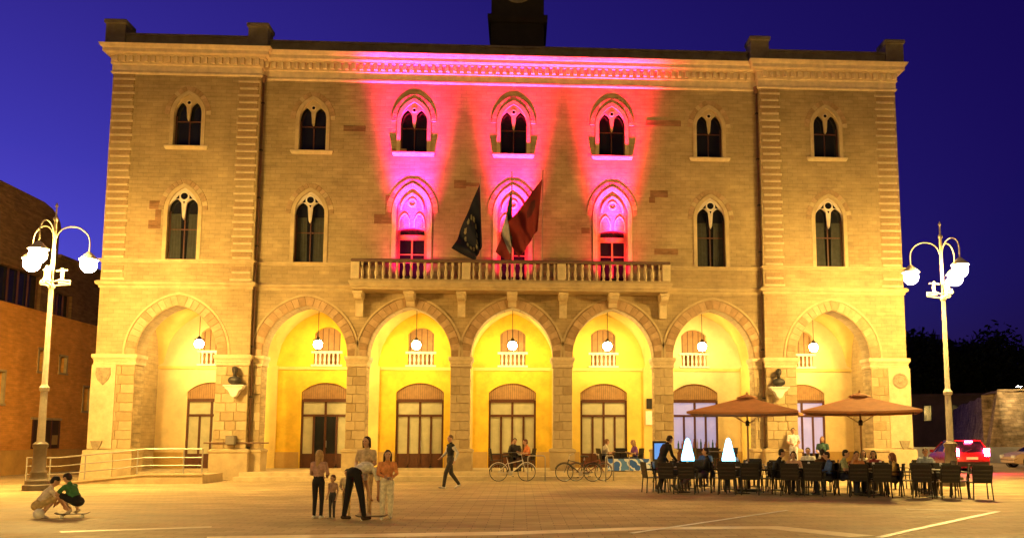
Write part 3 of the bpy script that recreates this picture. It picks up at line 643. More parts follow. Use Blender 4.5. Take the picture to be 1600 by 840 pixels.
# coloured floodlights standing on the balcony floor
def flood(x, col, nm, p1, p2):
    e = empty('floodlight', (x, -.42, 7.785), 0, 'small black floodlight on the balcony floor washing the wall %s' % nm, 'floodlight', 'balcony floodlights')
    b = MB(); b.box(-.16, .16, -.02, .02, .0, .03); b.box(-.17, -.15, -.02, .02, 0, .2); b.box(.15, .17, -.02, .02, 0, .2); b.build('yoke', IRON, e)
    b = MB(); b.lathe([(.07, .06), (.13, .12), (.14, .25), (.125, .25), (.11, .2)], n=14); b.build('housing', BLACKP, e, smooth=True)
    for aim, ang, pw, bl in (((0, .72, 1.5), 120, p1 * .36, 1.0), ((0, .72, 5.9), 44, p1 * 11.5, 1.0), ((0, .72, 8.6), 33, p1 * 90, 1.0)):
        ld = bpy.data.lights.new('flood_beam', 'SPOT'); ld.energy = pw; ld.color = col; ld.spot_size = R(ang); ld.spot_blend = bl; ld.shadow_soft_size = .05
        lo_ = bpy.data.objects.new('flood_beam', ld); COL.objects.link(lo_); lo_.parent = e; lo_.location = (0, 0, .27)
        lo_.rotation_euler = Vector((aim[0], aim[1], aim[2] - .27)).to_track_quat('-Z', 'Y').to_euler()
flood(-4.13, (1, .003, .17), 'magenta', 1500, 0)
flood(0, (1, .004, .115), 'red behind the flags', 1500, 0)
flood(4.13, (1, .004, .08), 'red by the right end', 1500, 0)

# ================================================================== BACKGROUND, LEFT: side-street building
lb = empty('side_building', (-22.0, 0, 0), 0, 'rust-coloured side-street building with dark upper openings at the far left', 'building')
swapF = Matrix(((0, -1, 0, -22.0), (1, 0, 0, 0), (0, 0, 1, 0), (0, 0, 0, 1)))    # local x -> world y, wall faces +x
inv = Matrix.Translation((22.0, 0, 0))
flat = lambda x: 0.0
b = MB(); b.X = inv @ swapF
wall_band(b, -14, 20, 1.08, 7.44, 0, .5, [(-1.0, .55, 4.0, 6.0, flat), (3.4, .5, 3.1, 4.45, flat), (6.74, .27, 4.7, 5.7, flat), (8.62, .3, 4.78, 5.55, flat), (11.1, .33, 3.0, 4.2, flat), (13.6, .4, 4.2, 5.5, flat)], 2)
b.build('lower_wall', LBRICK, lb)
b = MB(); b.X = inv @ swapF; b.box(-14, 20, -.14, .5, 0, 1.075); b.build('plinth', M('ochre_plinth', (.52, .29, .085), .85, .2, 1.5, .2), lb)
b = MB(); b.X = inv @ swapF
wall_band(b, -14, 7.6, 7.46, 11.6, .05, .5, [(-6, 1.6, 7.5, 9.0, flat), (-1.5, 1.6, 7.5, 9.0, flat), (4.4, 1.95, 7.5, 9.1, flat)], 2)
wall_band(b, 7.6, 20, 7.46, 10.3, .051, .5, [(8.4, .78, 7.5, 8.62, flat), (12.5, .7, 7.5, 8.62, flat)], 2)
b.build('upper_wall', BRICKD, lb)
b = MB(); b.X = inv @ swapF      # rounded gable end and attic
b.prism([(-14, 11.6), (7.75, 11.6), (7.6, 12.0), (7.25, 12.3), (6.8, 12.5), (6.1, 12.62), (-14, 12.66)], .03, 9.0); b.build('attic', BRICKD, lb)
b = MB(); b.X = inv @ swapF; b.box(-14, 20, -.06, .5, 7.40, 7.47); b.build('ledge', LBRICK, lb)
b = MB(); b.X = inv @ swapF; b.box(7.6, 20, -.1, .5, 10.3, 10.45); b.build('eave', BRICKD, lb)
b = MB(); b.X = inv @ swapF; b.box(-14, 7.6, .45, 9, 0, 11.58); b.box(7.62, 20, .45, 9, 0, 10.28); b.build('core', M('dark_interior', (.03, .022, .018), .9, .2), lb)
for (cx, s_, z0, z1) in ((3.4, .5, 3.1, 4.45), (6.74, .27, 4.7, 5.7), (8.62, .3, 4.78, 5.55), (11.1, .33, 3.0, 4.2), (13.6, .4, 4.2, 5.5), (4.4, 1.95, 7.5, 9.1), (8.4, .78, 7.5, 8.62)):
    b = MB(); b.X = inv @ swapF
    if cx not in (4.4, 8.4):
        for x in (cx - s_ - .04, cx + s_ + .04): b.box(x - .06, x + .06, -.03, .1, z0 - .1, z1 + .1)
        b.box(cx - s_ - .1, cx + s_ + .1, -.035, .1, z1, z1 + .1); b.box(cx - s_ - .14, cx + s_ + .14, -.06, .1, z0 - .1, z0)
    else:
        b.box(cx - s_, cx + s_, .2, .26, z0, z0 + .06)
        k = 5 if s_ > 1 else 3
        for i in range(k + 1): x = cx - s_ + 2 * s_ * i / k; b.box(x - .03, x + .03, .2, .26, z0 + .06, z1)
    wn = b.build('window', STONE3 if cx not in (4.4, 8.4) else WOOD, lb)
    b = MB(); b.X = inv @ swapF; b.box(cx - s_, cx + s_, .3, .33, z0, z1); b.build('glass_pane', GLASSD, wn)
b = MB(); b.X = inv @ swapF; b.box(6.3, 8.6, -.02, .06, 1.12, 2.45); dr = b.build('shop_opening', M('dark_recess', (.05, .025, .015), .8, .3, 4), lb)
for x in (6.3, 7.1, 7.9, 8.6): q = MB(); q.X = inv @ swapF; q.box(x - .04, x + .04, -.06, -.021, 1.12, 2.45); q.build('opening_frame', WOOD, dr)
q = MB(); q.X = inv @ swapF; q.box(6.15, 8.75, -.07, .06, 2.46, 2.56); q.build('lintel', STONE3, dr)
q = MB(); q.X = inv @ swapF; q.box(7.95, 8.5, -.04, -.022, 1.3, 1.75); q.build('notice_panel', M('ochre_panel', (.35, .22, .08)), dr)

# ================================================================== BACKGROUND, RIGHT
low = MB(); low.box(21.5, 52, 21.0, 21.35, 0, .95); low.box(21.45, 52.05, 20.95, 21.4, .95, 1.02)
tag(low.build('low_wall', M('white_render', (.62, .66, .72), .8, .15, 1, .1)), 'low white rendered wall running behind the red car', 'wall')
# rampart running back at an angle
def poly_wall(name, pts, h, th, mat, batter, label, cat):
    b = MB(); vs = []; fs = []; P = []
    for p0, p1 in zip(pts[:-1], pts[1:]):
        p0, p1 = Vector(p0), Vector(p1); d = (p1 - p0).normalized(); nrm = Vector((d.y, -d.x)); n = 40
        for i in range(n + 1): P.append((p0.lerp(p1, i / n), nrm))
    for q, nrm in P:
        hh = h + random.uniform(-.14, .14); o = nrm * batter; vs += [(q.x + o.x, q.y + o.y, 0), (q.x + o.x * .3 + random.uniform(-.05, .05), q.y + o.y * .3, hh * .66), (q.x, q.y, hh), (q.x - nrm.x * th, q.y - nrm.y * th, hh), (q.x - nrm.x * th, q.y - nrm.y * th, 0)]
    for i in range(len(P) - 1):
        for j in range(4): fs.append((i * 5 + j, (i + 1) * 5 + j, (i + 1) * 5 + j + 1, i * 5 + j + 1))
    b._a(vs, fs); return tag(b.build(name, mat), label, cat)
poly_wall('rampart', [(90.7, 158), (36, 27.9), (66, 24.5)], 5.1, 3, RAMP_ST, .9, 'old battered stone rampart rising behind the parked cars', 'rampart')
b = MB(); b.box(-12, 12, 0, 12, 0, 6.6); b.box(-12.3, 12.3, -.3, 12.3, 6.6, 6.9)
db = empty('dark_building', (56, 64, 0), R(-25), 'dark low building with a flat roof behind the rampart', 'building'); b.build('wall', M('dusk_wall', (.10, .065, .05), .9, .3, .6, .3), db)
for i in range(6):
    q = MB(); q.box(-7.8 + i * 2.9, -6.8 + i * 2.9, -.03, .05, 3.6, 5.6); wn = q.build('window', M('window_surround', (.06, .045, .035), .9), db)
    q = MB(); q.box(-7.7 + i * 2.9, -6.9 + i * 2.9, -.05, -.031, 3.7, 5.5); q.build('pane', GLASSD, wn)
# trees as dark masses
LEAF = [M('leaf_dark', (.02, .03, .01), .9, .3, 3, spec=.1), M('leaf_mid', (.028, .036, .012), .9, .3, 3, spec=.1)]
BARK = M('bark', (.09, .065, .045), .9, .3, 6, .4)
def tree(loc, ht, rad, seed, label):
    rng = random.Random(seed); e = empty('tree', loc, 0, label, 'tree', 'trees behind the rampart')
    b = MB(); tr = [(rng.uniform(-.2, .2) * i, rng.uniform(-.2, .2) * i, ht * .6 * i / 4) for i in range(5)]; b.tube(tr, [.35, .28, .22, .16, .08], 8)
    for k in range(7):
        a = rng.uniform(0, 6.28); z0 = ht * rng.uniform(.3, .55); b.tube([(tr[2][0], tr[2][1], z0), (math.cos(a) * rad * .4, math.sin(a) * rad * .4, z0 + ht * .12), (math.cos(a) * rad * .75, math.sin(a) * rad * .75, z0 + ht * .25)], [.12, .08, .03], 6)
    b.build('trunk', BARK, e, smooth=True)
    cl = [(rng.gauss(0, rad * .45), rng.gauss(0, rad * .45), ht * rng.uniform(.32, .92), rad * rng.uniform(.3, .5)) for _ in range(34)]
    b = MB()
    for _ in range(9000):
        x, y, z, r_ = rng.choice(cl); u_ = Vector((rng.gauss(0, 1), rng.gauss(0, 1), rng.gauss(0, .8))).normalized() * r_ * rng.random() ** .4
        c = Vector((x, y, z)) + u_; s_ = rng.uniform(.3, .62); t1 = Vector((rng.gauss(0, 1), rng.gauss(0, 1), rng.gauss(0, 1))).normalized(); t2 = t1.orthogonal().normalized()
        b.mi = rng.randrange(2); b._a([c - t1 * s_, c + t2 * s_ * .5, c + t1 * s_, c - t2 * s_ * .5], [(0, 1, 2, 3)])
    b.build('crown', LEAF, e); return e
for i, (px, py, ht, rd) in enumerate(((58, 88, 15.5, 7), (64, 92, 17, 8), (71, 90, 16, 8), (79, 92, 14.5, 7.5), (87, 92, 13.2, 7), (50, 84, 14.5, 6.5))):
    tree((px, py, 0), ht, rd, 50 + i, ['round dark tree just right of the palazzo above the rampart', 'tallest dark tree behind the rampart', 'broad dark tree behind the right street lamp', 'dark tree above the rampart, second from the right edge', 'low dark tree at the far right edge', 'small dark tree half hidden by the corner of the palazzo'][i])
# slim street light on the rampart side road
e = empty('road_light', (37.2, 26.2, 0), 0, 'slim road light with one small white head above the rampart', 'street lamp')
b = MB(); b.tube([(0, 0, 0), (0, 0, 5.0), (-.1, 0, 5.3), (-.5, 0, 5.4)], .05, 6); b.build('pole', IRON, e)
b = MB(); b.box(-.75, -.35, -.1, .1, 5.36, 5.44); b.build('lamp_housing', IRON, e)
b = MB(); b.box(-.7, -.4, -.08, .08, 5.33, 5.358); b.build('lens', M('road_light_lens', (1, 1, 1), .4, 0, emis=(1, .75, .4), es=900), e)

# ================================================================== PEOPLE
def capsule(p0, r0, p1, r1, n=10, m=4):
    p0, p1 = Vector(p0), Vector(p1); d = p1 - p0; ln = max(d.length, 1e-5); t = d / ln; a = t.orthogonal().normalized(); c = t.cross(a); vs = []; fs = []; rings = []
    for i in range(m): g = math.pi / 2 * (1 - i / m); rings.append((p0 - t * r0 * math.sin(g), r0 * math.cos(g)))
    rings.append((p0, r0)); rings.append((p1, r1))
    for i in range(1, m + 1): g = math.pi / 2 * i / m; rings.append((p1 + t * r1 * math.sin(g), r1 * math.cos(g)))
    for q, r_ in rings:
        for k in range(n): g = 2 * math.pi * k / n; vs.append(q + (a * math.cos(g) + c * math.sin(g)) * max(r_, 1e-4))
    for i in range(len(rings) - 1):
        for k in range(n): fs.append((i * n + k, i * n + (k + 1) % n, (i + 1) * n + (k + 1) % n, (i + 1) * n + k))
    fs.append(tuple(range(n - 1, -1, -1))); fs.append(tuple((len(rings) - 1) * n + k for k in range(n)))
    return vs, fs
def ellipsoid(c, X, Y, Z, n=14, m=10):
    c, X, Y, Z = map(Vector, (c, X, Y, Z)); vs = []; fs = []
    for i in range(m + 1):
        g = math.pi * i / m; s_, z = max(1e-4, math.sin(g)), -math.cos(g)
        for k in range(n): a = 2 * math.pi * k / n; vs.append(c + X * s_ * math.cos(a) + Y * s_ * math.sin(a) + Z * z)
    for i in range(m):
        for k in range(n): fs.append((i * n + k, i * n + (k + 1) % n, (i + 1) * n + (k + 1) % n, (i + 1) * n + k))
    fs.append(tuple(range(n - 1, -1, -1))); fs.append(tuple(m * n + k for k in range(n)))
    return vs, fs
def remesh(shapes, vox, sm=3):
    V = []; F = []
    for vs, fs in shapes: o_ = len(V); V += [tuple(q) for q in vs]; F += [tuple(o_ + i for i in f) for f in fs]
    me = bpy.data.meshes.new('tmp'); me.from_pydata(V, [], F); ob = bpy.data.objects.new('tmp', me); COL.objects.link(ob)
    md = ob.modifiers.new('r', 'REMESH'); md.mode = 'VOXEL'; md.voxel_size = vox; md.use_smooth_shade = True
    if sm: ms = ob.modifiers.new('s', 'SMOOTH'); ms.iterations = sm; ms.factor = .5
    dg = bpy.context.evaluated_depsgraph_get(); out = bpy.data.meshes.new_from_object(ob.evaluated_get(dg))
    bpy.data.objects.remove(ob); bpy.data.meshes.remove(me); return out

def J(**k):
    """standing 1.75 m skeleton, x right, y forward; keys override"""
    j = dict(pelvis=(0, 0, .96), chest=(0, 0, 1.27), neck=(0, -.01, 1.46), head=(0, .02, 1.62),
             shL=(-.18, 0, 1.40), shR=(.18, 0, 1.40), elL=(-.235, -.03, 1.13), elR=(.235, -.03, 1.13), wrL=(-.24, .05, .89), wrR=(.24, .05, .89),
             hiL=(-.09, 0, .92), hiR=(.09, 0, .92), knL=(-.1, .02, .50), knR=(.1, .02, .50), anL=(-.1, 0, .08), anR=(.1, 0, .08)); j.update(k); return {a: Vector(b_) for a, b_ in j.items()}
STAND = J()
WALK = J(elL=(-.25, -.14, 1.16), wrL=(-.25, -.05, .93), elR=(.24, .06, 1.15), wrR=(.18, .24, 1.02), hiL=(-.09, .01, .91), knL=(-.1, .2, .52), anL=(-.1, .27, .09), knR=(.1, -.08, .5), anR=(.1, -.36, .14))
def sit(fwd=0, arms=0, legs=0):
    j = J(pelvis=(0, 0, .53), chest=(0, -.04 + fwd, .84), neck=(0, -.03 + fwd * 1.5, 1.03), head=(0, .02 + fwd * 1.8, 1.19), shL=(-.18, -.04 + fwd * 1.4, .97), shR=(.18, -.04 + fwd * 1.4, .97),
          elL=(-.25, .06 + fwd, .72), elR=(.25, .06 + fwd, .72), wrL=(-.14, .3, .76), wrR=(.14, .3, .76), hiL=(-.1, .02, .52), hiR=(.1, .02, .52), knL=(-.12, .43, .52), knR=(.12, .43, .52), anL=(-.12, .40, .09), anR=(.12, .40, .09))
    if arms: j['wrR'] = Vector((.12, .22, 1.05)); j['elR'] = Vector((.24, .16, .78))
    if legs: j['knL'] = Vector((-.12, .42, .46)); j['knR'] = Vector((.12, .42, .47)); j['anL'] = Vector((-.12, .84, .14)); j['anR'] = Vector((.1, .86, .15))
    return j
CROUCH = J(pelvis=(0, -.12, .30), chest=(0, .08, .56), neck=(0, .16, .73), head=(0, .24, .87), shL=(-.17, .15, .67), shR=(.17, .15, .67), elL=(-.23, .33, .48), elR=(.23, .33, .48), wrL=(-.1, .46, .27), wrR=(.12, .5, .3),
           hiL=(-.1, -.1, .28), hiR=(.1, -.1, .28), knL=(-.17, .26, .47), knR=(.17, .26, .47), anL=(-.14, .0, .09), anR=(.14, .0, .09))
BEND = J(pelvis=(0, -.05, .97), chest=(0, .25, 1.08), neck=(0, .44, 1.02), head=(0, .58, .95), shL=(-.17, .39, 1.01), shR=(.17, .39, 1.01), elL=(-.2, .44, .73), elR=(.22, .45, .73), wrL=(-.14, .5, .49), wrR=(.15, .5, .48),
         hiL=(-.1, -.03, .93), hiR=(.1, -.03, .93), knL=(-.19, -.03, .5), knR=(.19, .03, .5), anL=(-.26, -.06, .08), anR=(.27, .05, .08))
HOLD = J(elL=(-.24, .04, 1.15), wrL=(-.1, .25, 1.06), elR=(.24, .04, 1.15), wrR=(.1, .25, 1.08))
LEAN = J(chest=(0, .1, 1.25), neck=(0, .2, 1.42), head=(0, .29, 1.55), shL=(-.18, .18, 1.37), shR=(.18, .18, 1.37), elL=(-.25, .2, 1.09), wrL=(-.22, .34, .9), elR=(.25, .22, 1.09), wrR=(.2, .4, .93), hiL=(-.09, 0, .92), knL=(-.11, .1, .5), anL=(-.1, .02, .08), knR=(.1, -.02, .5), anR=(.1, -.22, .09))
CM = {}
def cloth(c): 
    if c not in CM: CM[c] = M('cloth_%d' % len(CM), c, .85, .4, 11, .5)
    return CM[c]
SKIN = M('skin', (.50, .29, .185), .55, .08, 9, .05, spec=.4); DARKF = M('eye_dark', (.02, .015, .012), .4, 0); LIPS = M('lips', (.38, .13, .1), .5, 0)
def person(label, loc, face, H, j, shirt, trousers, shoe=(.05, .045, .04), hair=(.03, .02, .014), sleeve='long', legs='long', long_hair=0, look=0.0, vox=.016, group=None, tilt=0.0, bald=False, vest=None, baggy=1.0):
    k = H / 1.75; hk = max(1.0, 1.28 - .28 * min(1, (H - .8) / .9))        # children: larger heads
    e = empty('person', loc, face, label, 'person', group)
    P = {a: q * k for a, q in j.items()}
    seg = []; shapes = []
    def cap(a, r0, b_, r1, tg): seg.append((Vector(a), Vector(b_), (r0 + r1) / 2 * k, tg)); shapes.append(capsule(a, r0 * k, b_, r1 * k))
    side = (P['shR'] - P['shL']).normalized(); up = (P['neck'] - P['pelvis']).normalized(); fw = up.cross(side).normalized()
    def ell(c, a, b_, h_, tg, axes=None):
        X, Y, Z = axes or (side, fw, up); shapes.append(ellipsoid(c, X * a * k, Y * b_ * k, Z * h_ * k)); seg.append((Vector(c) - Z * h_ * .4 * k, Vector(c) + Z * h_ * .4 * k, (a + b_) / 2 * k, tg))
    mid = (P['pelvis'] + P['chest']) / 2
    ell(P['pelvis'], .165, .125, .13, 'tr'); ell(mid, .145, .11, .16, 'sh'); ell(P['chest'], .175, .122, .19, 'sh')
    cap(P['shL'], .062, P['shR'], .062, 'sh'); cap(P['chest'] + up * .1 * k, .09, P['neck'], .058, 'sh'); cap(P['neck'] - up * .02 * k, .052, P['neck'].lerp(P['head'], .6), .05, 'sk')
    for s_ in 'LR':
        a, b_, c = P['sh' + s_], P['el' + s_], P['wr' + s_]
        if sleeve == 'none': cap(a, .052, b_, .042, 'sk')
        elif sleeve == 'short': cap(a, .06, a.lerp(b_, .6), .056, 'sh'); cap(a.lerp(b_, .6), .043, b_, .04, 'sk')
        else: cap(a, .06, b_, .048, 'sl')
        cap(b_, .042 if sleeve != 'long' else .047, c, .03 if sleeve != 'long' else .036, 'sl' if sleeve == 'long' else 'sk')
        hd = (c - b_).normalized(); palm = c + hd * .085 * k; cap(c, .028, palm, .034, 'sk')
        hp, kn, an = P['hi' + s_], P['kn' + s_], P['an' + s_]
        if legs == 'short': cap(hp, .088, hp.lerp(kn, .85), .075, 'tr'); cap(hp.lerp(kn, .85), .056, kn, .053, 'sk'); cap(kn, .054, an, .036, 'sk')
        else: cap(hp, .088 * (1 + (baggy - 1) * .5), kn, .062 * baggy, 'tr'); cap(kn, .06 * baggy, an + (kn - an) * .08, .045 * baggy, 'tr')
        shin = (an - kn).normalized(); ff = Vector((0, 1, 0)) - shin * shin.y; ff = (ff.normalized() if ff.length > .2 else Vector((0, 1, 0))); ff = (ff * .8 + Vector((0, 1, 0)) * .3).normalized() if shin.z < -.5 else ff
        cap(an - ff * .035 * k - Vector((0, 0, .03 * k)), .042, an + ff * .15 * k - Vector((0, 0, .042 * k)), .034, 'so')
    # head with jaw, nose and ears
    hf = (Matrix.Rotation(look, 3, up) @ (fw * math.cos(tilt) - up * math.sin(tilt))).normalized(); hs = hf.cross(up).normalized(); hu = hs.cross(hf).normalized(); hc = P['head']; q = hk
    ax = (hs, hf, hu); ell(hc + hu * .03 * k, .076 * q, .094 * q, .092 * q, 'sk', ax); ell(hc + hf * .02 * k * q - hu * .045 * k * q, .056 * q, .066 * q, .07 * q, 'sk', ax)
    cap(hc + hf * .088 * k * q + hu * .01 * k, .012 * q, hc + hf * .108 * k * q - hu * .018 * k * q, .016 * q, 'sk')
    for s_ in (-1, 1): ell(hc + hs * s_ * .08 * k * q, .014 * q, .024 * q, .034 * q, 'sk', ax)
    me = remesh(shapes, vox * max(.75, k), 2)
    nv = len(me.vertices); co = np.empty(nv * 3); me.vertices.foreach_get('co', co); co = co.reshape(-1, 3)
    nf = len(me.polygons); cen = np.empty(nf * 3); me.polygons.foreach_get('center', cen); cen = cen.reshape(-1, 3)
    D = np.empty((len(seg), nf))
    for i, (a, b_, r_, tg) in enumerate(seg):
        a, b_ = np.array(a), np.array(b_); d = b_ - a; L2 = max(1e-9, d @ d); t = np.clip(((cen - a) @ d) / L2, 0, 1); D[i] = np.linalg.norm(cen - a - t[:, None] * d, axis=1) - r_
    order = {'sk': 0, 'sh': 1, 'tr': 2, 'so': 3, 'sl': 6}; mi = np.array([order[s_[3]] for s_ in seg])[D.argmin(0)]
    polys = [tuple(p.vertices) for p in me.polygons]; V = [tuple(x) for x in co]; F = list(polys); MI = list(mi); bpy.data.meshes.remove(me)
    ex = MB()
    for s_ in 'LR':          # fingers: four of unequal length and a thumb leaving the side of the palm
        b_, c = P['el' + s_], P['wr' + s_]; hd = (c - b_).normalized(); sd = hd.cross(fw).normalized() if abs(hd.dot(fw)) < .9 else hd.cross(up).normalized(); nm = sd.cross(hd).normalized(); base = c + hd * .095 * k; inn = nm
        for i, ln in enumerate((.062, .075, .07, .055)):
            o_ = base + sd * (-.027 + .018 * i) * k; p1 = o_ + (hd * .9 + inn * .2) * ln * .55 * k; p2 = p1 + (hd * .6 + inn * .75).normalized() * ln * .5 * k
            ex.tube([o_ - hd * .02 * k, o_, p1, p2], [.0095 * k, .0095 * k, .0085 * k, .006 * k], 6)
        o_ = c + hd * .03 * k - sd * .03 * k; p1 = o_ + (hd * .6 - sd * .7 + inn * .2).normalized() * .04 * k; ex.tube([o_, p1, p1 + (hd * .9 + inn * .3).normalized() * .032 * k], [.012 * k, .011 * k, .008 * k], 6)
    ex.mi = 4
    for s_ in (-1, 1): ex.sphere(hc + hs * s_ * .03 * k * q + hf * .084 * k * q + hu * .022 * k * q, .011 * k * q, 8, 6)
    ex.mi = 5; m0 = hc + hf * .083 * k * q - hu * .052 * k * q; ex.tube([m0 - hs * .022 * k, m0 + hf * .006 * k, m0 + hs * .022 * k], .007 * k, 6)
    o_ = len(V); V += ex.v; F += [tuple(o_ + i for i in f) for f in ex.f]; MI += ex.m
    bm_ = bpy.data.meshes.new('body'); bm_.from_pydata(V, [], F)
    for m_ in (SKIN, cloth(vest or shirt), cloth(trousers), cloth(shoe), DARKF, LIPS, cloth(shirt)): bm_.materials.append(m_)
    bm_.polygons.foreach_set('material_index', [int(x) for x in MI]); bm_.polygons.foreach_set('use_smooth', [True] * len(F)); link('body', bm_, e)
    # hair: a shell round the skull open at the face
    hm = M('hair_%.2f_%.2f' % (hair[0], hair[1]), hair, .6, .35, 30, .3)
    hsapes = [ellipsoid(hc + hu * .047 * k * q - hf * .014 * k * q, hs * .084 * k * q, hf * .095 * k * q, hu * .088 * k * q)]
    if not bald: hsapes.append(ellipsoid(hc + hu * .0 * k - hf * .045 * k * q, hs * .08 * k * q, hf * .062 * k * q, hu * .085 * k * q))
    if long_hair:
        hsapes.append(capsule(hc - hf * .06 * k * q + hu * .02 * k, .07 * k * q, hc - hf * .085 * k * q - up * long_hair * k, .05 * k))
        for s_ in (-1, 1): hsapes.append(capsule(hc + hs * s_ * .074 * k * q + hu * .02 * k, .03 * k * q, hc + hs * s_ * .08 * k * q - up * min(.16, long_hair) * k - hf * .02 * k, .028 * k))
    hme = remesh(hsapes, .014 * max(.7, k), 1); hme.materials.clear(); hme.materials.append(hm)
    for p in hme.polygons: p.use_smooth = True
    link('hair', hme, e)
    return e

PIQ = 'people gathered round a skateboard'
person('girl with long fair hair in a mottled top and black leggings', (-3.68, -17.0, 0), R(-18), 1.36, HOLD, (.45, .27, .22), (.015, .014, .016), (.75, .72, .68), (.42, .27, .12), 'long', long_hair=.34, vox=.013, group=PIQ)
person('toddler in a mottled top beside the fair-haired girl', (-3.38, -17.05, 0), R(150), .86, STAND, (.36, .22, .16), (.05, .045, .05), (.3, .25, .2), (.12, .06, .03), 'short', vox=.014, group=PIQ)
person('small child in cream clothes holding still next to the bending woman', (-3.13, -16.9, 0), R(170), .97, HOLD, (.72, .58, .36), (.66, .48, .22), (.3, .2, .1), (.03, .02, .015), 'long', vox=.014, group=PIQ)
person('woman in white shirt and black trousers bending over a skateboard', (-2.9, -17.3, 0), R(-42), 1.66, BEND, (.74, .70, .62), (.01, .009, .01), (.06, .035, .02), (.03, .02, .015), 'short', long_hair=.12, vox=.014, group=PIQ, baggy=1.15)
person('tall woman in a patterned blouse standing behind the bending woman', (-2.83, -16.45, 0), R(160), 1.64, HOLD, (.55, .43, .27), (.6, .45, .25), (.5, .4, .3), (.035, .018, .012), 'short', long_hair=.1, vox=.014, group=PIQ)
person('girl with dark bobbed hair in an orange top and white trousers', (-2.3, -17.1, 0), R(195), 1.36, HOLD, (.66, .27, .10), (.74, .68, .55), (.75, .7, .62), (.03, .015, .012), 'long', long_hair=.14, vox=.013, group=PIQ, baggy=1.35)
person('man in dark vest and pale sleeves walking across the piazza', (-1.86, -6.78, 0), R(118), 1.71, WALK, (.62, .60, .58), (.045, .04, .038), (.55, .5, .45), (.16, .09, .05), 'long', vest=(.012, .012, .014), bald=True, vox=.015, baggy=1.2)
person('boy in pale shirt crouching at the far left by a white ball', (-9.32, -16.45, 0), R(-60), 1.45, CROUCH, (.68, .58, .48), (.5, .36, .16), (.7, .68, .65), (.012, .01, .01), 'short', 'short', vox=.013)
person('boy in green shirt crouching at the far left on a small cart', (-8.72, -16.4, .08), R(75), 1.42, CROUCH, (.05, .17, .06), (.012, .012, .013), (.6, .5, .42), (.02, .012, .01), 'short', 'short', vox=.013)
person('dark-clothed man standing and leaning over a cafe chair', (4.62, -8.75, 0), R(-70), 1.76, LEAN, (.012, .012, .016), (.02, .02, .024), (.25, .25, .25), (.02, .014, .01), 'long', vox=.016)
# skateboard, ball and little cart
def skateboard(name, loc, rz, label, col):
    e = empty(name, loc, rz, label, 'skateboard'); e.scale = (.74, .85, .85)
    b = MB(); b.prism([(-.42, .13), (-.34, .1), (.34, .1), (.42, .13), (.42, .115), (.34, .085), (-.34, .085), (-.42, .115)], -.1, .1); b.build('deck', M('deck_' + name, col, .6, .2, 8), e)
    for x in (-.25, .25):
        b = MB(); b.box(x - .03, x + .03, -.03, .03, .045, .084); b.tube([(x, -.1, .035), (x, .1, .035)], .012, 6); t = b.build('truck', CHROME, e)
        for y in (-.09, .09): q = MB(); q.lathe([(.01, -.02), (.032, -.02), (.035, 0), (.032, .02), (.01, .02)], (x, y, .035), 10, 'y'); q.build('wheel', WHITE, t)
skateboard('skateboard', (-2.55, -17.35, 0), R(12), 'small skateboard on the ground in front of the bending woman', (.06, .03, .025))
skateboard('skateboard', (-8.7, -16.48, 0), R(15), 'pale skateboard under the boy in green', (.6, .5, .36))
b = MB(); b.sphere((0, 0, .105), .105, 18, 12); bl = b.build('ball', M('white_ball', (.72, .68, .62), .5, .25, 12, .05), None, smooth=True); bl.location = (-9.22, -16.75, 0); tag(bl, 'small white ball at the feet of the pale-shirted boy', 'ball')

# ================================================================== CAFE
UA = R(-20.8); u = Vector((math.cos(UA), math.sin(UA))); v = Vector((-u.y, u.x)); A0 = Vector((4.3, -9.35))
def make_chair():
    e = empty('cafe_chair')
    for sx in (-1, 1):
        for sy in (-1, 1):
            b = MB(); b.tube([(sx * .22, sy * .2, .44), (sx * .245, sy * .235, 0)], .017, 6); b.build('leg', BLACKP, e)
        b = MB(); b.tube([(sx * .225, -.2, .44), (sx * .25, -.27, .87)], .017, 6); b.tube([(sx * .225, .2, .44), (sx * .255, .2, .66), (sx * .255, .14, .68), (sx * .245, -.235, .68)], .016, 6); b.build('armrest', BLACKP, e)
    b = MB(); b.box(-.24, .24, -.22, .23, .43, .455); b.build('seat', BLACKP, e)
    b = MB(); b.prism([(-.2, .455), (-.195, .455), (-.265, .88), (-.285, .88), (-.215, .455)][::-1], -.23, .23, 'x'); b.build('backrest', BLACKP, e)
    b = MB(); b.box(-.25, .25, -.295, -.255, .87, .905); b.build('top_rail', BLACKP, e)
    for z in (.56, .66, .76):
        q = MB(); dy = -.0 - (z - .455) * .165 - .225; q.box(-.22, .22, dy - .012, dy + .002, z - .018, z + .018); q.build('back_slat', M('chair_slat', (.032, .022, .016), .5, .2, 8), e)
    return e
def make_table():
    e = empty('cafe_table')
    b = MB(); b.lathe([(.02, .715), (.36, .715), (.375, .725), (.375, .74), (.36, .75), (.02, .75)], n=24); b.build('table_top', BLACKT, e)
    b = MB(); b.lathe([(.035, .03), (.035, .715)], n=10); b.build('pedestal', IRON, e)
    b = MB(); b.lathe([(.24, 0), (.24, .02), (.05, .04), (.04, .06)], n=16); b.build('foot', IRON, e)
    return e
proto_c, proto_t = make_chair(), make_table(); used = {'c': False, 't': False}
TREE = {}
for o in bpy.data.objects:
    if o.parent: TREE.setdefault(o.parent.name, []).append(o)
def put(proto, key, x, y, z, rz, label, cat, group):
    if used[key]: o = copy_tree(proto, None, TREE)
    else: o = proto; used[key] = True
    o.location = (x, y, z); o.rotation_euler = (0, 0, rz); return tag(o, label, cat, group)
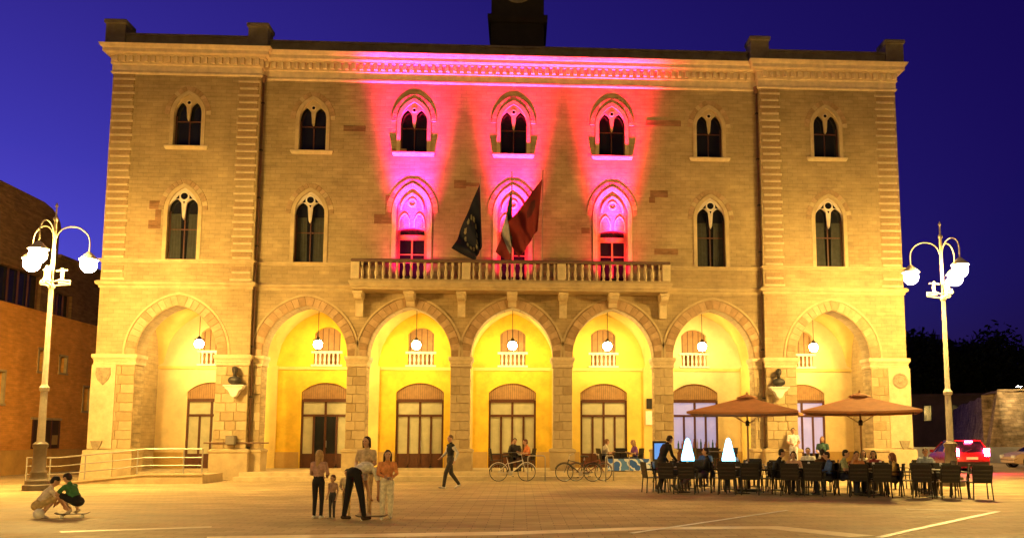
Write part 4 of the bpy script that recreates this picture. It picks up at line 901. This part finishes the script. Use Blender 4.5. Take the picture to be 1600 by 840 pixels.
rows = [('front', .75, [.7, 2.45, 4.2, 5.95, 7.7], 'FGBCLR'), ('middle', 2.6, [.55, 1.85, 3.3, 4.75, 6.2, 7.7], 'FB'), ('back', 4.4, [.7, 2.45, 4.2, 5.95, 7.7], 'FBLR')]
word = ['nearest the standing man', 'second from the standing man', 'third from the standing man', 'fourth from the standing man', 'fifth from the standing man', 'sixth from the standing man']
sidew = {'F': 'near right side', 'G': 'near left side', 'B': 'far left side', 'C': 'far right side', 'L': 'left end', 'R': 'right end'}
rng = random.Random(3)
SEAT = {}
for rn, vv, ts, sd in rows:
    for i, t in enumerate(ts):
        c = A0 + u * t + v * vv; wd = word[i]
        put(proto_t, 't', c.x, c.y, 0, UA, 'round dark cafe table in the %s row, %s' % (rn, wd), 'table', 'dark cafe tables')
        for s_ in sd:
            two = rn == 'front'; du, dv, fa = {'F': (.3 * two, -.62, 0), 'G': (-.3, -.62, 0), 'C': (.3, .62, math.pi), 'B': (-.3 * two, .62, math.pi), 'L': (-.66, 0, -math.pi / 2), 'R': (.66, 0, math.pi / 2)}[s_]
            q = c + u * (du + rng.uniform(-.05, .05)) + v * (dv + rng.uniform(-.06, .06)); rz = UA + fa + R(rng.uniform(-14, 14))
            put(proto_c, 'c', q.x, q.y, 0, rz, 'black cafe chair, %s of %s row table %s' % (sidew[s_] if two else sidew[s_].replace(' right side', ' side').replace(' left side', ' side'), rn, wd), 'chair', 'black cafe chairs'); SEAT[(rn, i, s_)] = (q, rz)
q = A0 + u * 8.75 + v * .1; put(proto_c, 'c', q.x, q.y, 0, UA + R(8), 'black cafe chair standing alone at the right end of the front row', 'chair', 'black cafe chairs')
q = A0 + u * -.15 + v * .35; put(proto_c, 'c', q.x, q.y, 0, UA + R(-60), 'black cafe chair at the left end of the front row beside the standing man', 'chair', 'black cafe chairs')
def seated(slot, label, H, pose, shirt, tr, hair, sleeve='short', **k):
    q, rz = SEAT[slot]; f = Vector((-math.sin(rz), math.cos(rz))); person(label, (q.x - f.x * .04, q.y - f.y * .04, -.03 * (H < 1.7)), rz, H, pose, shirt, tr, hair=hair, sleeve=sleeve, vox=.018, group='seated cafe guests', **k)
seated(('front', 0, 'R'), 'man in dark top sprawled on a cafe chair, grey trousers stretched out', 1.76, sit(-.03, 0, 1), (.02, .02, .025), (.22, .21, .2), (.02, .015, .01), 'long')
seated(('back', 0, 'B'), 'guest in blue jacket seated behind the glowing cone lamps', 1.72, sit(.03), (.04, .09, .26), (.03, .03, .05), (.05, .025, .015), 'long')
seated(('front', 2, 'L'), 'dark-haired guest in black seated left of the parasol gap', 1.72, sit(.05), (.015, .013, .015), (.02, .02, .02), (.015, .012, .01), 'long')
seated(('middle', 3, 'F'), 'dark-haired guest in brown with back turned in the middle row', 1.7, sit(.04), (.10, .05, .03), (.02, .02, .02), (.02, .015, .01), 'short')
seated(('front', 2, 'B'), 'woman in pale pink top with dark tied hair at the front row', 1.66, sit(.05, 1), (.6, .38, .32), (.05, .04, .05), (.02, .015, .012), 'short', long_hair=.1)
seated(('front', 2, 'R'), 'guest in blue top seated facing the dark-haired guest', 1.66, sit(.04), (.06, .12, .36), (.03, .03, .04), (.03, .02, .015), 'long')
seated(('front', 3, 'L'), 'guest in pale green shirt left of the orange parasol pole', 1.7, sit(.05), (.34, .38, .22), (.04, .05, .09), (.015, .012, .01), 'short')
seated(('front', 3, 'B'), 'guest in rust-orange top facing the viewer at the front row', 1.68, sit(.05, 1), (.48, .2, .08), (.04, .04, .05), (.04, .03, .025), 'short')
seated(('front', 3, 'R'), 'auburn-haired guest in yellow top at the front row', 1.64, sit(.03), (.62, .42, .12), (.06, .05, .04), (.2, .07, .03), 'short', long_hair=.12)
seated(('back', 2, 'B'), 'guest in white shirt in the back row under the brown parasol', 1.72, sit(.04), (.62, .6, .56), (.04, .04, .05), (.03, .02, .015), 'short')
seated(('middle', 1, 'B'), 'guest in grey top behind the second glowing cone lamp', 1.7, sit(.04), (.2, .2, .22), (.03, .03, .04), (.04, .025, .015), 'long')
seated(('middle', 4, 'B'), 'guest in maroon top in the middle row under the orange parasol', 1.68, sit(.05, 1), (.2, .04, .05), (.03, .03, .04), (.02, .014, .01), 'short', long_hair=.12)
seated(('middle', 5, 'B'), 'guest in pale blue shirt at the right end of the middle row', 1.74, sit(.03), (.3, .38, .5), (.04, .04, .05), (.05, .03, .02), 'short')
seated(('back', 3, 'B'), 'guest in cream top in the back row under the orange parasol', 1.66, sit(.05), (.6, .52, .4), (.05, .05, .06), (.03, .02, .015), 'short', long_hair=.14)
person('waiter in white shirt and apron standing by the bar door', (11.35, -.35, .298), R(170), 1.72, HOLD, (.74, .70, .68), (.7, .66, .66), (.05, .05, .05), (.02, .014, .01), 'short', vox=.018)
person('brown-haired waitress in dark green top and white apron', (12.0, -1.9, 0), R(150), 1.68, HOLD, (.04, .09, .07), (.68, .66, .68), (.05, .05, .05), (.14, .06, .03), 'short', long_hair=.2, vox=.018)
# parasols
def parasol(loc, label, rz):
    e = empty('parasol', loc, rz, label, 'parasol', 'square canvas parasols over the cafe tables')
    h, z0, z1 = 1.6, 2.39, 2.84
    for k in range(4):
        b = MB(); b.X = Matrix.Rotation(math.pi / 2 * k, 4, 'Z'); n = 10; vs = []; fs = []
        for i in range(n + 1):
            t = i / n; r_ = .12 + (h - .12) * t
            for jx in range(n + 1):
                s_ = -1 + 2 * jx / n; sag = -.05 * (1 - s_ * s_) * t; z = z1 + (z0 - z1) * (t ** .92) + sag * .8
                vs.append((r_ * s_, -r_ + (1 - s_ * s_) * .05 * t, z))
        vs2 = [(x, y, z - .06) for x, y, z in vs[-(n + 1):]]; o_ = len(vs); vs += vs2
        for i in range(n):
            for jx in range(n): fs.append((i * (n + 1) + jx, i * (n + 1) + jx + 1, (i + 1) * (n + 1) + jx + 1, (i + 1) * (n + 1) + jx))
        for jx in range(n): fs.append((n * (n + 1) + jx, n * (n + 1) + jx + 1, o_ + jx + 1, o_ + jx))
        b._a(vs, fs); p = b.build('canopy_panel', CANVAS, e, smooth=False)
        md = p.modifiers.new('t', 'SOLIDIFY'); md.thickness = .006
        a = math.pi / 2 * k + math.pi / 4; ca, sa = math.cos(a), math.sin(a)
        q = MB(); q.tube([(.05 * ca, .05 * sa, z1 - .06), (h * 1.41 * ca, h * 1.41 * sa, z0 - .03)], .014, 5); rb = q.build('rib', WOODL, e)
        q = MB(); q.tube([(.05 * ca, .05 * sa, 2.05), (h * .72 * ca, h * .72 * sa, (z0 + z1) / 2 - .07)], .011, 5); q.build('strut', WOODL, rb)
    b = MB(); b.lathe([(.34, z1 - .02), (.3, z1 + .02), (.06, z1 + .1), (.02, z1 + .11)], n=8); b.build('vent_cap', CANVAS, e)
    b = MB(); b.lathe([(.028, .1), (.028, 2.95), (.04, 2.97), (.01, 3.03)], n=10); b.build('pole', WOODL, e)
    b = MB(); b.lathe([(.06, 1.98), (.065, 2.1), (.04, 2.14)], n=10); b.build('runner', IRON, e)
    b = MB(); b.box(-.32, .32, -.32, .32, 0, .07); b.lathe([(.05, .07), (.045, .45)], n=10); b.build('base', IRON, e)
parasol((7.34, -8.5, 0), 'brown canvas parasol over the left part of the cafe tables', UA)
parasol((10.45, -9.6, 0), 'orange-lit canvas parasol over the right part of the cafe tables', UA)
# glowing cone lamps on tables
LED = M('led_cone', (.8, .95, 1), .4, 0, emis=(.14, .66, 1.0), es=6)
for i, (t, lbl) in enumerate(((.55, 'glowing cyan cone lamp on the cafe table nearest the standing man'), (1.85, 'glowing cyan cone lamp on the second cafe table of the middle row'))):
    c = A0 + u * t + v * 2.6; e = empty('cone_lamp', (c.x, c.y, .752), 0, lbl, 'lamp', 'cyan cone lamps')
    b = MB(); b.lathe([(.15, .0), (.19, .04), (.21, .14), (.21, .22), (.185, .34), (.15, .48), (.115, .62), (.09, .74), (.06, .82), (.01, .86)], n=18); b.build('shade', LED, e, smooth=True)
    b = MB(); b.lathe([(.19, -.0), (.19, .012), (.1, .02)], n=18); b.build('lamp_base', BLACKP, e)

# ================================================================== UNDER THE ARCADE
FZ = .3
for i, (x, y, z) in enumerate(((.05, -.25, .298), (4.35, -.2, .298), (8.6, 1.6, FZ))):
    nm = ['on the steps before the central door', 'on the steps behind the dark bicycles', 'in front of the bar window'][i]
    put(proto_t, 't', x, y, z, 0, 'round dark cafe table %s' % nm, 'table', 'dark cafe tables')
    for s_, (dx, dy, fa) in {'left': (-.62, 0, -math.pi / 2), 'right': (.62, .05, math.pi / 2), 'far': (.1, .62, math.pi)}.items():
        rz = fa + R(rng.uniform(-15, 15)); put(proto_c, 'c', x + dx, y + dy, z, rz, 'black cafe chair, %s side of table %s' % (s_, nm), 'chair', 'black cafe chairs'); SEAT[('arc%d' % i, 0, s_)] = (Vector((x + dx, y + dy)), rz)
def seatz(slot, z, label, *a, **k):
    q, rz = SEAT[slot]; person(label, (q.x, q.y, z), rz, *a, vox=.02, group='seated cafe guests', **k)
seatz(('arc0', 0, 'right'), .298, 'guest in orange top at the table before the central door', 1.68, sit(.05), (.62, .2, .07), (.06, .03, .03), hair=(.12, .03, .02), sleeve='short')
seatz(('arc0', 0, 'far'), .298, 'guest in dark top and pale scarf before the central door', 1.74, sit(.04, 1), (.05, .04, .04), (.05, .04, .04), hair=(.03, .02, .015), sleeve='long')
seatz(('arc1', 0, 'left'), .298, 'guest in cream shirt behind the dark bicycles', 1.7, sit(.05), (.68, .6, .46), (.06, .05, .06), hair=(.2, .1, .05), sleeve='short')
seatz(('arc1', 0, 'right'), .298, 'guest in violet top behind the dark bicycles', 1.66, sit(.05), (.2, .07, .28), (.05, .06, .14), hair=(.35, .2, .09), sleeve='short', long_hair=.15)
# blue and white windbreak
m = bpy.data.materials.new('blue_white_fabric'); m.use_nodes = True; t = m.node_tree; bs = t.nodes['Principled BSDF']; bs.inputs['Roughness'].default_value = .8
tc = N(t, 'ShaderNodeTexCoord'); vo = N(t, 'ShaderNodeTexVoronoi'); vo.inputs['Scale'].default_value = 3.2; t.links.new(tc.outputs['Object'], vo.inputs['Vector'])
cr = N(t, 'ShaderNodeValToRGB'); cr.color_ramp.interpolation = 'CONSTANT'; cr.color_ramp.elements[0].color = (.04, .13, .5, 1); cr.color_ramp.elements[1].position = .42; cr.color_ramp.elements[1].color = (.7, .75, .82, 1); e1 = cr.color_ramp.elements.new(.6); e1.color = (.1, .25, .6, 1)
t.links.new(vo.outputs['Distance'], cr.inputs[0]); t.links.new(cr.outputs[0], bs.inputs['Base Color'])
e = empty('windbreak', (4.65, -.7, .3), 0, 'low blue and white fabric windbreak on the steps', 'windbreak')
b = MB(); b.box(-.85, .85, -.008, .008, .04, .5); b.build('fabric', m, e)
for x in (-.86, 0, .86): b = MB(); b.tube([(x, 0, 0), (x, 0, .58)], .016, 6); b.build('post', CHROME, e)
e = empty('menu_stand', (5.45, -3.2, 0), R(8), 'dark menu stand with a lit blue panel beside the cafe chairs', 'menu stand')
b = MB(); b.box(-.25, .25, -.04, .04, .35, 1.5); b.build('board', BLACKP, e)
b = MB(); b.box(-.2, .2, -.05, -.041, .85, 1.42); b.build('screen', M('blue_panel', (.1, .25, .6), .4, 0, emis=(.08, .28, .9), es=.8), e)
for s_ in (-1, 1): b = MB(); b.tube([(s_ * .2, -.2, 0), (s_ * .2, .0, .36)], .018, 6); b.build('leg', IRON, e)
for s_ in (-1, 1): b = MB(); b.tube([(s_ * .2, .2, 0), (s_ * .2, .0, .36)], .018, 6); b.build('leg', IRON, e)
# bar counter and bottles before the lit bar window
e = empty('bar_counter', (8.28, 3.75, FZ), 0, 'narrow bar counter in front of the lavender bar window', 'counter'); b = MB(); b.box(-.95, .95, -.2, .2, 0, .8); b.build('cabinet', WOOD, e); b = MB(); b.box(-1, 1, -.24, .24, .8, .85); b.build('worktop', BLACKT, e)
BG = [M('bottle_green', (.03, .09, .04), .15, 0, spec=.5), M('bottle_amber', (.2, .07, .02), .15, 0, spec=.5), M('bottle_clear', (.5, .5, .55), .12, 0, spec=.5)]
bq = MB(); bq.lathe([(.04, 0), (.042, .02), (.042, .2), (.018, .27), (.015, .34), (.018, .35)], n=10); bms = [bq.mesh('bottle', g_, True) for g_ in BG]
bl_ = ['green', 'amber', 'clear']
for i in range(11): o = link('bottle', bms[i % 3], None, (7.42 + i * .172, 3.72 + rng.uniform(-.08, .08), FZ + .85)); o.scale.z = rng.uniform(.85, 1.25); tag(o, '%s glass bottle on the bar counter, %s' % (bl_[i % 3], ('leftmost', 'second from the left', 'third from the left', 'fourth from the left', 'fifth from the left', 'in the middle of the row', 'fifth from the right', 'fourth from the right', 'third from the right', 'second from the right', 'rightmost')[i]), 'bottle', '%s bottles on the bar counter' % bl_[i % 3])
# wall plaque, notices
e = empty('wall_plaque', (-10.78, YB - .03, 2.2), 0, 'white marble plaque with round dark emblem beside the second arch', 'plaque')
b = MB(); b.box(-.34, .34, -.03, .0, 0, 1.14, .015); b.build('slab', WHITEST, e)
b = MB(); b.lathe([(.004, -.045), (.11, -.04), (.12, -.03)], (0, 0, .93), 18, 'y'); b.build('emblem', BRONZE, e)
b = MB()
for i, wd in enumerate((.22, .26, .2, .24, .16)): b.box(-wd, wd, -.034, -.0301, .68 - i * .11, .692 - i * .11)
tag(b.build('engraved_lines', M('engraving', (.4, .34, .25), .8), e), kind='stuff')
e = empty('notice_board', (6.2, YB - .16, 2.2), 0, 'small white notice under a dark frame on the pier right of the fifth arch', 'notice')
b = MB(); b.box(-.2, .2, -.02, 0, 0, .62); b.build('sheet', WHITE, e); b = MB(); b.box(-.16, .2, -.03, 0, .72, 1.18); b.build('dark_frame', BLACKP, e)
# busts on brackets
def bust(x, label, lk):
    e = empty('bust', (x, -.045, 3.2), 0, label, 'bust', 'bronze busts on the pavilion piers')
    b = MB(); b.prism([(-.36, .42), (.36, .42), (.33, .34), (.2, .26), (.1, .05), (0, 0), (-.1, .05), (-.2, .26), (-.33, .34)], -.3, 0); b.box(-.4, .4, -.36, 0, .42, .48); b.build('bracket', WHITEST, e)
    X, Y, Z = Vector((1, 0, 0)), Vector((0, 1, 0)), Vector((0, 0, 1)); c = Vector((.0, -.2, 0)); f = Vector((lk, -1, 0)).normalized(); s_ = Z.cross(f)
    sh = [ellipsoid(c + Z * .66, X * .27, Y * .13, Z * .17), ellipsoid(c + Z * .56, X * .16, Y * .12, Z * .1), capsule(c + Z * .72, .075, c + Z * .92 + f * .02, .07), ellipsoid(c + Z * 1.04 + f * .02, s_ * .105, f * .13, Z * .145), ellipsoid(c + Z * .94 + f * .08, s_ * .07, f * .06, Z * .1), capsule(c + Z * 1.06 + f * .14, .016, c + Z * 1.01 + f * .165, .02),
          ellipsoid(c + Z * 1.1 - f * .03, s_ * .12, f * .125, Z * .12), capsule(c + Z * .5, .09, c + Z * .48, .11)]
    me = remesh(sh, .014, 1); me.materials.clear(); me.materials.append(BRONZE); link('figure', me, e)
bust(-10.86, 'dark bronze bust on a white bracket left of the second arch', .4); bust(10.86, 'dark bronze bust on a white bracket above the parasols', -.4)

# ================================================================== FLAGS
def flag(x, top, label, corners, cols, paint, tilt=.0, ph=0):
    e = empty('flag', (x, -.72, 8.3), 0, label, 'flag', 'flags on the balcony')
    b = MB(); b.tube([(0, 0, -.45), (tilt, -.12, top - 8.3)], .024, 8); b.sphere((tilt, -.12, top - 8.3 + .05), .045, 8, 6); b.build('flagpole', M('flag_pole', (.3, .22, .16), .5), e)
    n, mm = 40, 60; vs = []; fs = []; mi = []; P00, P10, P01, P11 = [Vector((c[0] - x, -.05, c[1] - 8.3)) for c in corners]
    for i in range(n + 1):
        for k in range(mm + 1):
            s_, t_ = i / n, k / mm
            p = P00 * (1 - s_) * (1 - t_) + P10 * s_ * (1 - t_) + P01 * (1 - s_) * t_ + P11 * s_ * t_
            fold = math.sin(t_ * 15 + ph + s_ * 2.2) * (.04 + .1 * t_) + .05 * math.sin(t_ * 7 - s_ * 5 + ph)
            vs.append((p.x + .05 * math.sin(t_ * 15 + 1 + ph) * t_, p.y - .1 - fold, p.z - .03 * math.sin(t_ * 11 + ph)))
    for i in range(n):
        for k in range(mm): fs.append((i * (mm + 1) + k, i * (mm + 1) + k + 1, (i + 1) * (mm + 1) + k + 1, (i + 1) * (mm + 1) + k)); mi.append(paint((i + .5) / n, (k + .5) / mm))
    b = MB(); b._a(vs, fs); b.m = mi; b.build('cloth', [M('flag_' + str(c), c, .8, .15, 8, .1) for c in cols], e, smooth=True)
def eu(s_, t_):
    for q in range(12):
        a = math.pi / 6 * q
        if (t_ * 1.5 - .75 - .33 * math.cos(a)) ** 2 + (s_ - .5 - .33 * math.sin(a)) ** 2 < .055 ** 2: return 1
    return 0
flag(-1.25, 12.0, 'dark blue flag with a ring of gold stars hanging left over the balcony', [(-1.33, 11.75), (-1.2, 9.2), (-2.4, 9.05), (-1.5, 8.62)], [(.002, .003, .014), (.2, .17, .09)], eu, -.06)
flag(-.04, 12.2, 'furled green, white and red striped flag in the middle of the balcony', [(-.06, 11.5), (-.02, 9.4), (-.62, 8.95), (-.1, 8.6)], [(.008, .04, .015), (.3, .28, .26), (.16, .012, .012)], lambda s_, t_: min(2, int(t_ * 3)), .0, 1)
flag(1.2, 12.3, 'dark red flag falling to the left on the balcony', [(1.18, 12.0), (1.0, 9.9), (-.35, 9.9), (.3, 8.75)], [(.17, .012, .008), (.07, .01, .008)], lambda s_, t_: 1 if (s_ - .35) ** 2 + (t_ - .3) ** 2 < .02 else 0, .0, 2)

# ================================================================== RAMP AND RAILING
e = empty('access_ramp', (0, 0, 0), 0, 'stone access ramp rising along the left pavilion behind metal rails', 'ramp')
b = MB(); b.prism([(-15.9, .0), (-12.9, .30), (-10.9, .30), (-10.9, 0)], -3.1, -1.0); b.build('slope', STONE2, e)
b = MB(); b.prism([(-15.9, .0), (-12.9, .302), (-10.88, .302), (-10.88, .36), (-12.9, .36), (-15.9, .06)], -3.14, -2.98); b.build('kerb', STONE, e)
e = empty('handrail', (0, 0, 0), 0, 'pale metal handrail with three bars along the ramp', 'railing')
def rz_(x): return min(.3, max(0, (x + 15.9) / 3 * .3))
for x in (-17.0, -16.2, -15.0, -13.2, -11.6, -10.95):
    b = MB(); b.tube([(x, -3.06, rz_(x)), (x, -3.06, rz_(x) + .92)], .025, 6); b.build('post', RAILM, e)
for h_ in (.34, .62, .92):
    b = MB(); b.tube([(x, -3.06, rz_(x) + h_) for x in (-17.0, -15.9, -12.9, -10.95)], .022 if h_ < .9 else .028, 6); b.build('rail', RAILM, e)

# ================================================================== BICYCLES
def bicycle(loc, rz, label, col, lean=.1):
    e = empty('bicycle', loc, rz, label, 'bicycle', 'bicycles parked by the steps'); e.rotation_euler = (lean, 0, rz)
    fm = M('bike_%s' % str(col), col, .35, .1, 6, 0, spec=.5); r_ = .335
    for x in (-.53, .53):
        b = MB(); b.lathe([(.31, -.012), (.318, -.012), (.318, .012), (.31, .012), (.305, 0), (.31, -.012)], (x, 0, r_), 28, 'y', False); w_ = b.build('wheel', CHROME, e)
        b = MB(); n = 28; vs = []; fs = []
        for i in range(n):
            a = 2 * math.pi * i / n
            for k in range(6): g = 2 * math.pi * k / 6; rr = .325 + .017 * math.cos(g); vs.append((x + rr * math.cos(a), .017 * math.sin(g), r_ + rr * math.sin(a)))
        for i in range(n):
            for k in range(6): fs.append((i * 6 + k, i * 6 + (k + 1) % 6, ((i + 1) % n) * 6 + (k + 1) % 6, ((i + 1) % n) * 6 + k))
        b._a(vs, fs); b.build('tyre', RUBBER, w_, smooth=True)
        b = MB()
        for i in range(14): a = 2 * math.pi * i / 14; b.tube([(x, .02 * (-1) ** i, r_), (x + .305 * math.cos(a), 0, r_ + .305 * math.sin(a))], .0022, 3, False)
        b.tube([(x, -.04, r_), (x, .04, r_)], .02, 8); tag(b.build('spokes', CHROME, w_), kind='stuff')
        b = MB(); pts = [(x + .365 * math.cos(a), 0, r_ + .365 * math.sin(a)) for a in [R(20 + 14 * q) for q in range(11)]]; b.tube(pts, .016, 5); b.build('mudguard', fm, e)
    bb, st, hd, hb = (-.08, 0, .29), (-.2, 0, .78), (.36, 0, .82), (.40, 0, .68)
    b = MB(); b.tube([bb, st], .017, 8); b.tube([bb, hb], .02, 8); b.tube([(-.17, 0, .66), (.37, 0, .78)], .016, 8)
    for y in (-.05, .05): b.tube([(-.53, y, r_), (bb[0], y * .6, bb[2])], .01, 6); b.tube([(-.53, y, r_), (-.18, y * .4, .7)], .009, 6)
    b.tube([hb, hd], .021, 8); b.build('frame', fm, e)
    b = MB()
    for y in (-.05, .05): b.tube([(.53, y, r_), (.42, y, .6), (.40, 0, .68)], .011, 6)
    b.build('fork', fm, e)
    b = MB(); b.tube([hd, (.33, 0, 1.0)], .014, 6); b.tube([(.18, -.27, 1.02), (.3, -.2, 1.0), (.34, 0, 1.0), (.3, .2, 1.0), (.18, .27, 1.02)], .013, 6); b.build('handlebar', CHROME, e)
    b = MB(); b.tube([st, (-.23, 0, .9)], .013, 6); b.build('seat_post', CHROME, e)
    b = MB(); b.prism([(-.38, -.09), (-.36, .09), (-.2, .04), (-.08, .02), (-.08, -.02), (-.2, -.04)], .9, .95, 'z'); b.build('saddle', BLACKP, e)
    b = MB(); b.lathe([(.01, -.01), (.09, -.006), (.09, .006), (.01, .01)], (bb[0], .05, bb[2]), 18, 'y'); b.tube([(bb[0], .07, bb[2]), (bb[0] + .1, .07, bb[2] - .13)], .009, 5); b.tube([(bb[0], -.07, bb[2]), (bb[0] - .1, -.07, bb[2] + .13)], .009, 5); b.build('crank', CHROME, e)
    for s_ in (-1, 1): b = MB(); b.box(bb[0] - s_ * -.1 - .04, bb[0] + s_ * .1 + .04, s_ * .08, s_ * .15, bb[2] - s_ * .13 - .012, bb[2] - s_ * .13 + .012); b.build('pedal', BLACKP, e)
bicycle((.08, -1.85, 0), R(4), 'white bicycle parked by the steps before the central door', (.62, .58, .52), .08)
bicycle((2.55, -2.15, 0), R(176), 'dark bicycle with its front wheel left, nearest the step', (.03, .03, .035), -.08)
bicycle((3.0, -1.75, 0), R(8), 'rust-red bicycle standing behind the dark bicycle', (.2, .05, .03), .1)
def hoop(x, y, rz, label):
    o = MB(); o.tube([(-.35, 0, 0), (-.35, 0, .85)] + [(-.25 - .1 * math.cos(R(a)), 0, .85 + .1 * math.sin(R(a))) for a in (30, 60, 90)] + [(.25 + .1 * math.sin(R(a)), 0, .85 + .1 * math.cos(R(a))) for a in (0, 30, 60, 90)] + [(.35, 0, 0)], .022, 8)
    q = empty('bike_stand', (x, y, 0), rz, label, 'bike stand', 'steel bike hoops'); o.build('hoop', RAILM, q, smooth=True)
    for s_ in (-.35, .35): p_ = MB(); p_.lathe([(.06, 0), (.06, .012), (.025, .015)], (s_, 0, 0), 10); p_.build('foot_plate', RAILM, q)
hoop(.98, -2.0, R(20), 'steel bike hoop between the white and the dark bicycles'); hoop(3.72, -2.2, R(60), 'steel bike hoop right of the rust-red bicycle')

# ================================================================== CARS
def car(loc, rz, label, body, brake, cat='car'):
    e = empty('parked_car', loc, rz, label, cat, 'cars by the rampart'); bm_ = M('car_%s' % str(body), body, .3, .05, 3, 0, spec=.5, coat=.8)
    # stations rear (y=0) to front (y=4.1): y, z_sill, z_belt, half-width
    st = [(0, .34, .86, .70), (.05, .24, .95, .80), (.5, .2, .98, .865), (1.2, .2, .97, .875), (2.4, .2, .95, .875), (3.2, .2, .88, .86), (3.8, .22, .76, .80), (4.08, .3, .6, .66)]
    vs = []; fs = []; k = 8
    for y, zs, zb, hw in st:
        for x, z in ((-hw * .94, zs), (-hw, zs + .16), (-hw, zb - .18), (-hw * .93, zb), (hw * .93, zb), (hw, zb - .18), (hw, zs + .16), (hw * .94, zs)): vs.append((x, y, z))
    for i in range(len(st) - 1):
        for q in range(k): fs.append((i * k + q, i * k + (q + 1) % k, (i + 1) * k + (q + 1) % k, (i + 1) * k + q))
    fs += [tuple(range(k)), tuple((len(st) - 1) * k + q for q in range(k - 1, -1, -1))]
    b = MB(); b._a(vs, fs); b.build('body', bm_, e, autos=40)
    cs = [(.06, .93, .74, .93), (.42, 1.44, .58, .6), (.9, 1.49, .60, .62), (1.9, 1.47, .60, .62), (2.25, 1.40, .58, .62), (3.05, .90, .72, .9)]
    def cab(sh, y0=0, z0=0):
        v2 = []
        for y, z, hw, _ in cs: v2 += [(-hw - sh, y, z), (hw + sh, y, z)]
        return v2
    b = MB(); top = [(y, z, hw) for y, z, hw, _ in cs]; vs = []; fs = []
    for y, z, hw in top: zz = .93; bw = .80; vs += [(-bw, y, .9), (-hw, y, z), (hw, y, z), (bw, y, .9)]
    for i in range(len(top) - 1):
        for q in range(3): fs.append((i * 4 + q, (i + 1) * 4 + q, (i + 1) * 4 + q + 1, i * 4 + q + 1))
    b._a(vs, fs); b.build('glasshouse', GLASSD, e)
    b = MB(); b.box(-.575, .575, .45, 1.95, 1.475, 1.515); b.build('roof', bm_, e)
    for s_ in (-1, 1):
        for y0, y1 in ((.1, .5), (1.35, 1.45), (2.15, 3.0)):
            z0, z1 = ((.93, 1.47) if y0 < .2 else (.93, 1.48) if y0 < 2 else (1.43, .92))
            h0, h1 = ((.80, .6) if y0 < 2 else (.60, .8)); b = MB(); b.tube([(s_ * h0, y0, z0), (s_ * h1, y1, z1)], .035, 5); b.build('pillar', bm_, e)
        for y in (.78, 3.3):
            b = MB(); b.lathe([(.02, -.1), (.2, -.1), (.2, .1), (.02, .1)], (s_ * .78, y, .31), 18, 'x'); w_ = b.build('wheel', CHROME, e)
            b = MB(); b.lathe([(.2, -.1), (.3, -.1), (.315, -.06), (.315, .06), (.3, .1), (.2, .1)], (s_ * .78, y, .31), 22, 'x', False); b.build('tyre', RUBBER, w_)
            b = MB(); b.lathe([(.34, -.02), (.38, -.02), (.38, .02), (.34, .02)], (s_ * .87, y, .33), 22, 'x', False); b.build('wheel_arch', BLACKP, e)
        b = MB(); b.box(s_ * .58, s_ * .79, -.03, .12, .78, 1.12, .02) if brake else b.box(s_ * .58, s_ * .79, -.03, .06, .74, .92, .02); b.build('tail_light', M('brake_light', (.6, .02, .02), .3, 0, emis=(1, .04, .12), es=420) if brake else M('tail_red', (.3, .01, .01), .3, 0), e)
        b = MB(); b.box(s_ * .42, s_ * .68, 4.0, 4.1, .55, .7); b.build('headlight', WHITE, e)
        b = MB(); b.box(s_ * .9, s_ * 1.05, 2.55, 2.65, .92, 1.05); b.build('mirror', bm_, e)
    if brake: b = MB(); b.box(-.16, .16, .32, .36, 1.43, 1.47); b.build('tail_light', MATS['brake_light'], e)
    b = MB(); b.box(-.26, .26, -.035, -.005, .62, .74); b.build('number_plate', WHITE, e)
    b = MB(); b.box(-.72, .72, -.06, .1, .3, .52); b.build('bumper', BLACKP if brake else bm_, e)
    b = MB(); b.tube([(-.3, .02, .98), (.05, .12, 1.1)], .01, 4); b.build('rear_wiper', BLACKP, e)
car((21.25, 4.4, 0), R(-8), 'red hatchback seen from behind with its brake lights glowing', (.35, .012, .015), True)
car((30.9, 11.2, 0), R(90), 'cream car parked side-on at the right edge', (.6, .42, .25), False)

# ================================================================== SMALL THINGS ON THE TABLES
gq = MB(); gq.lathe([(.03, 0), (.03, .006), (.006, .012), (.006, .07), (.03, .1), (.036, .15), (.03, .18), (.027, .18), (.032, .15)], n=12); gm_ = gq.mesh('wine_glass', M('glassware', (.75, .75, .78), .08, 0, spec=.6), True)
pq_ = MB(); pq_.lathe([(.02, 0), (.06, .002), (.11, .014), (.115, .018), (.06, .008), (.01, .008)], n=18); pm_2 = pq_.mesh('plate', M('china', (.8, .78, .74), .3, 0, spec=.5), True)
for rn, vv, ts, sd in rows[:2]:
    for i, t in enumerate(ts):
        if rn == 'middle' and i < 2: continue
        c = A0 + u * t + v * vv
        o = link('wine_glass', gm_, None, (c.x + .14, c.y - .1, .751)); tag(o, 'empty glass on the %s row cafe table %s' % (rn, word[i]), 'glass', 'glasses on the cafe tables')
        o = link('plate', pm_2, None, (c.x - .12, c.y - .02, .751)); tag(o, 'small white plate on the %s row cafe table %s' % (rn, word[i]), 'plate', 'plates on the cafe tables')
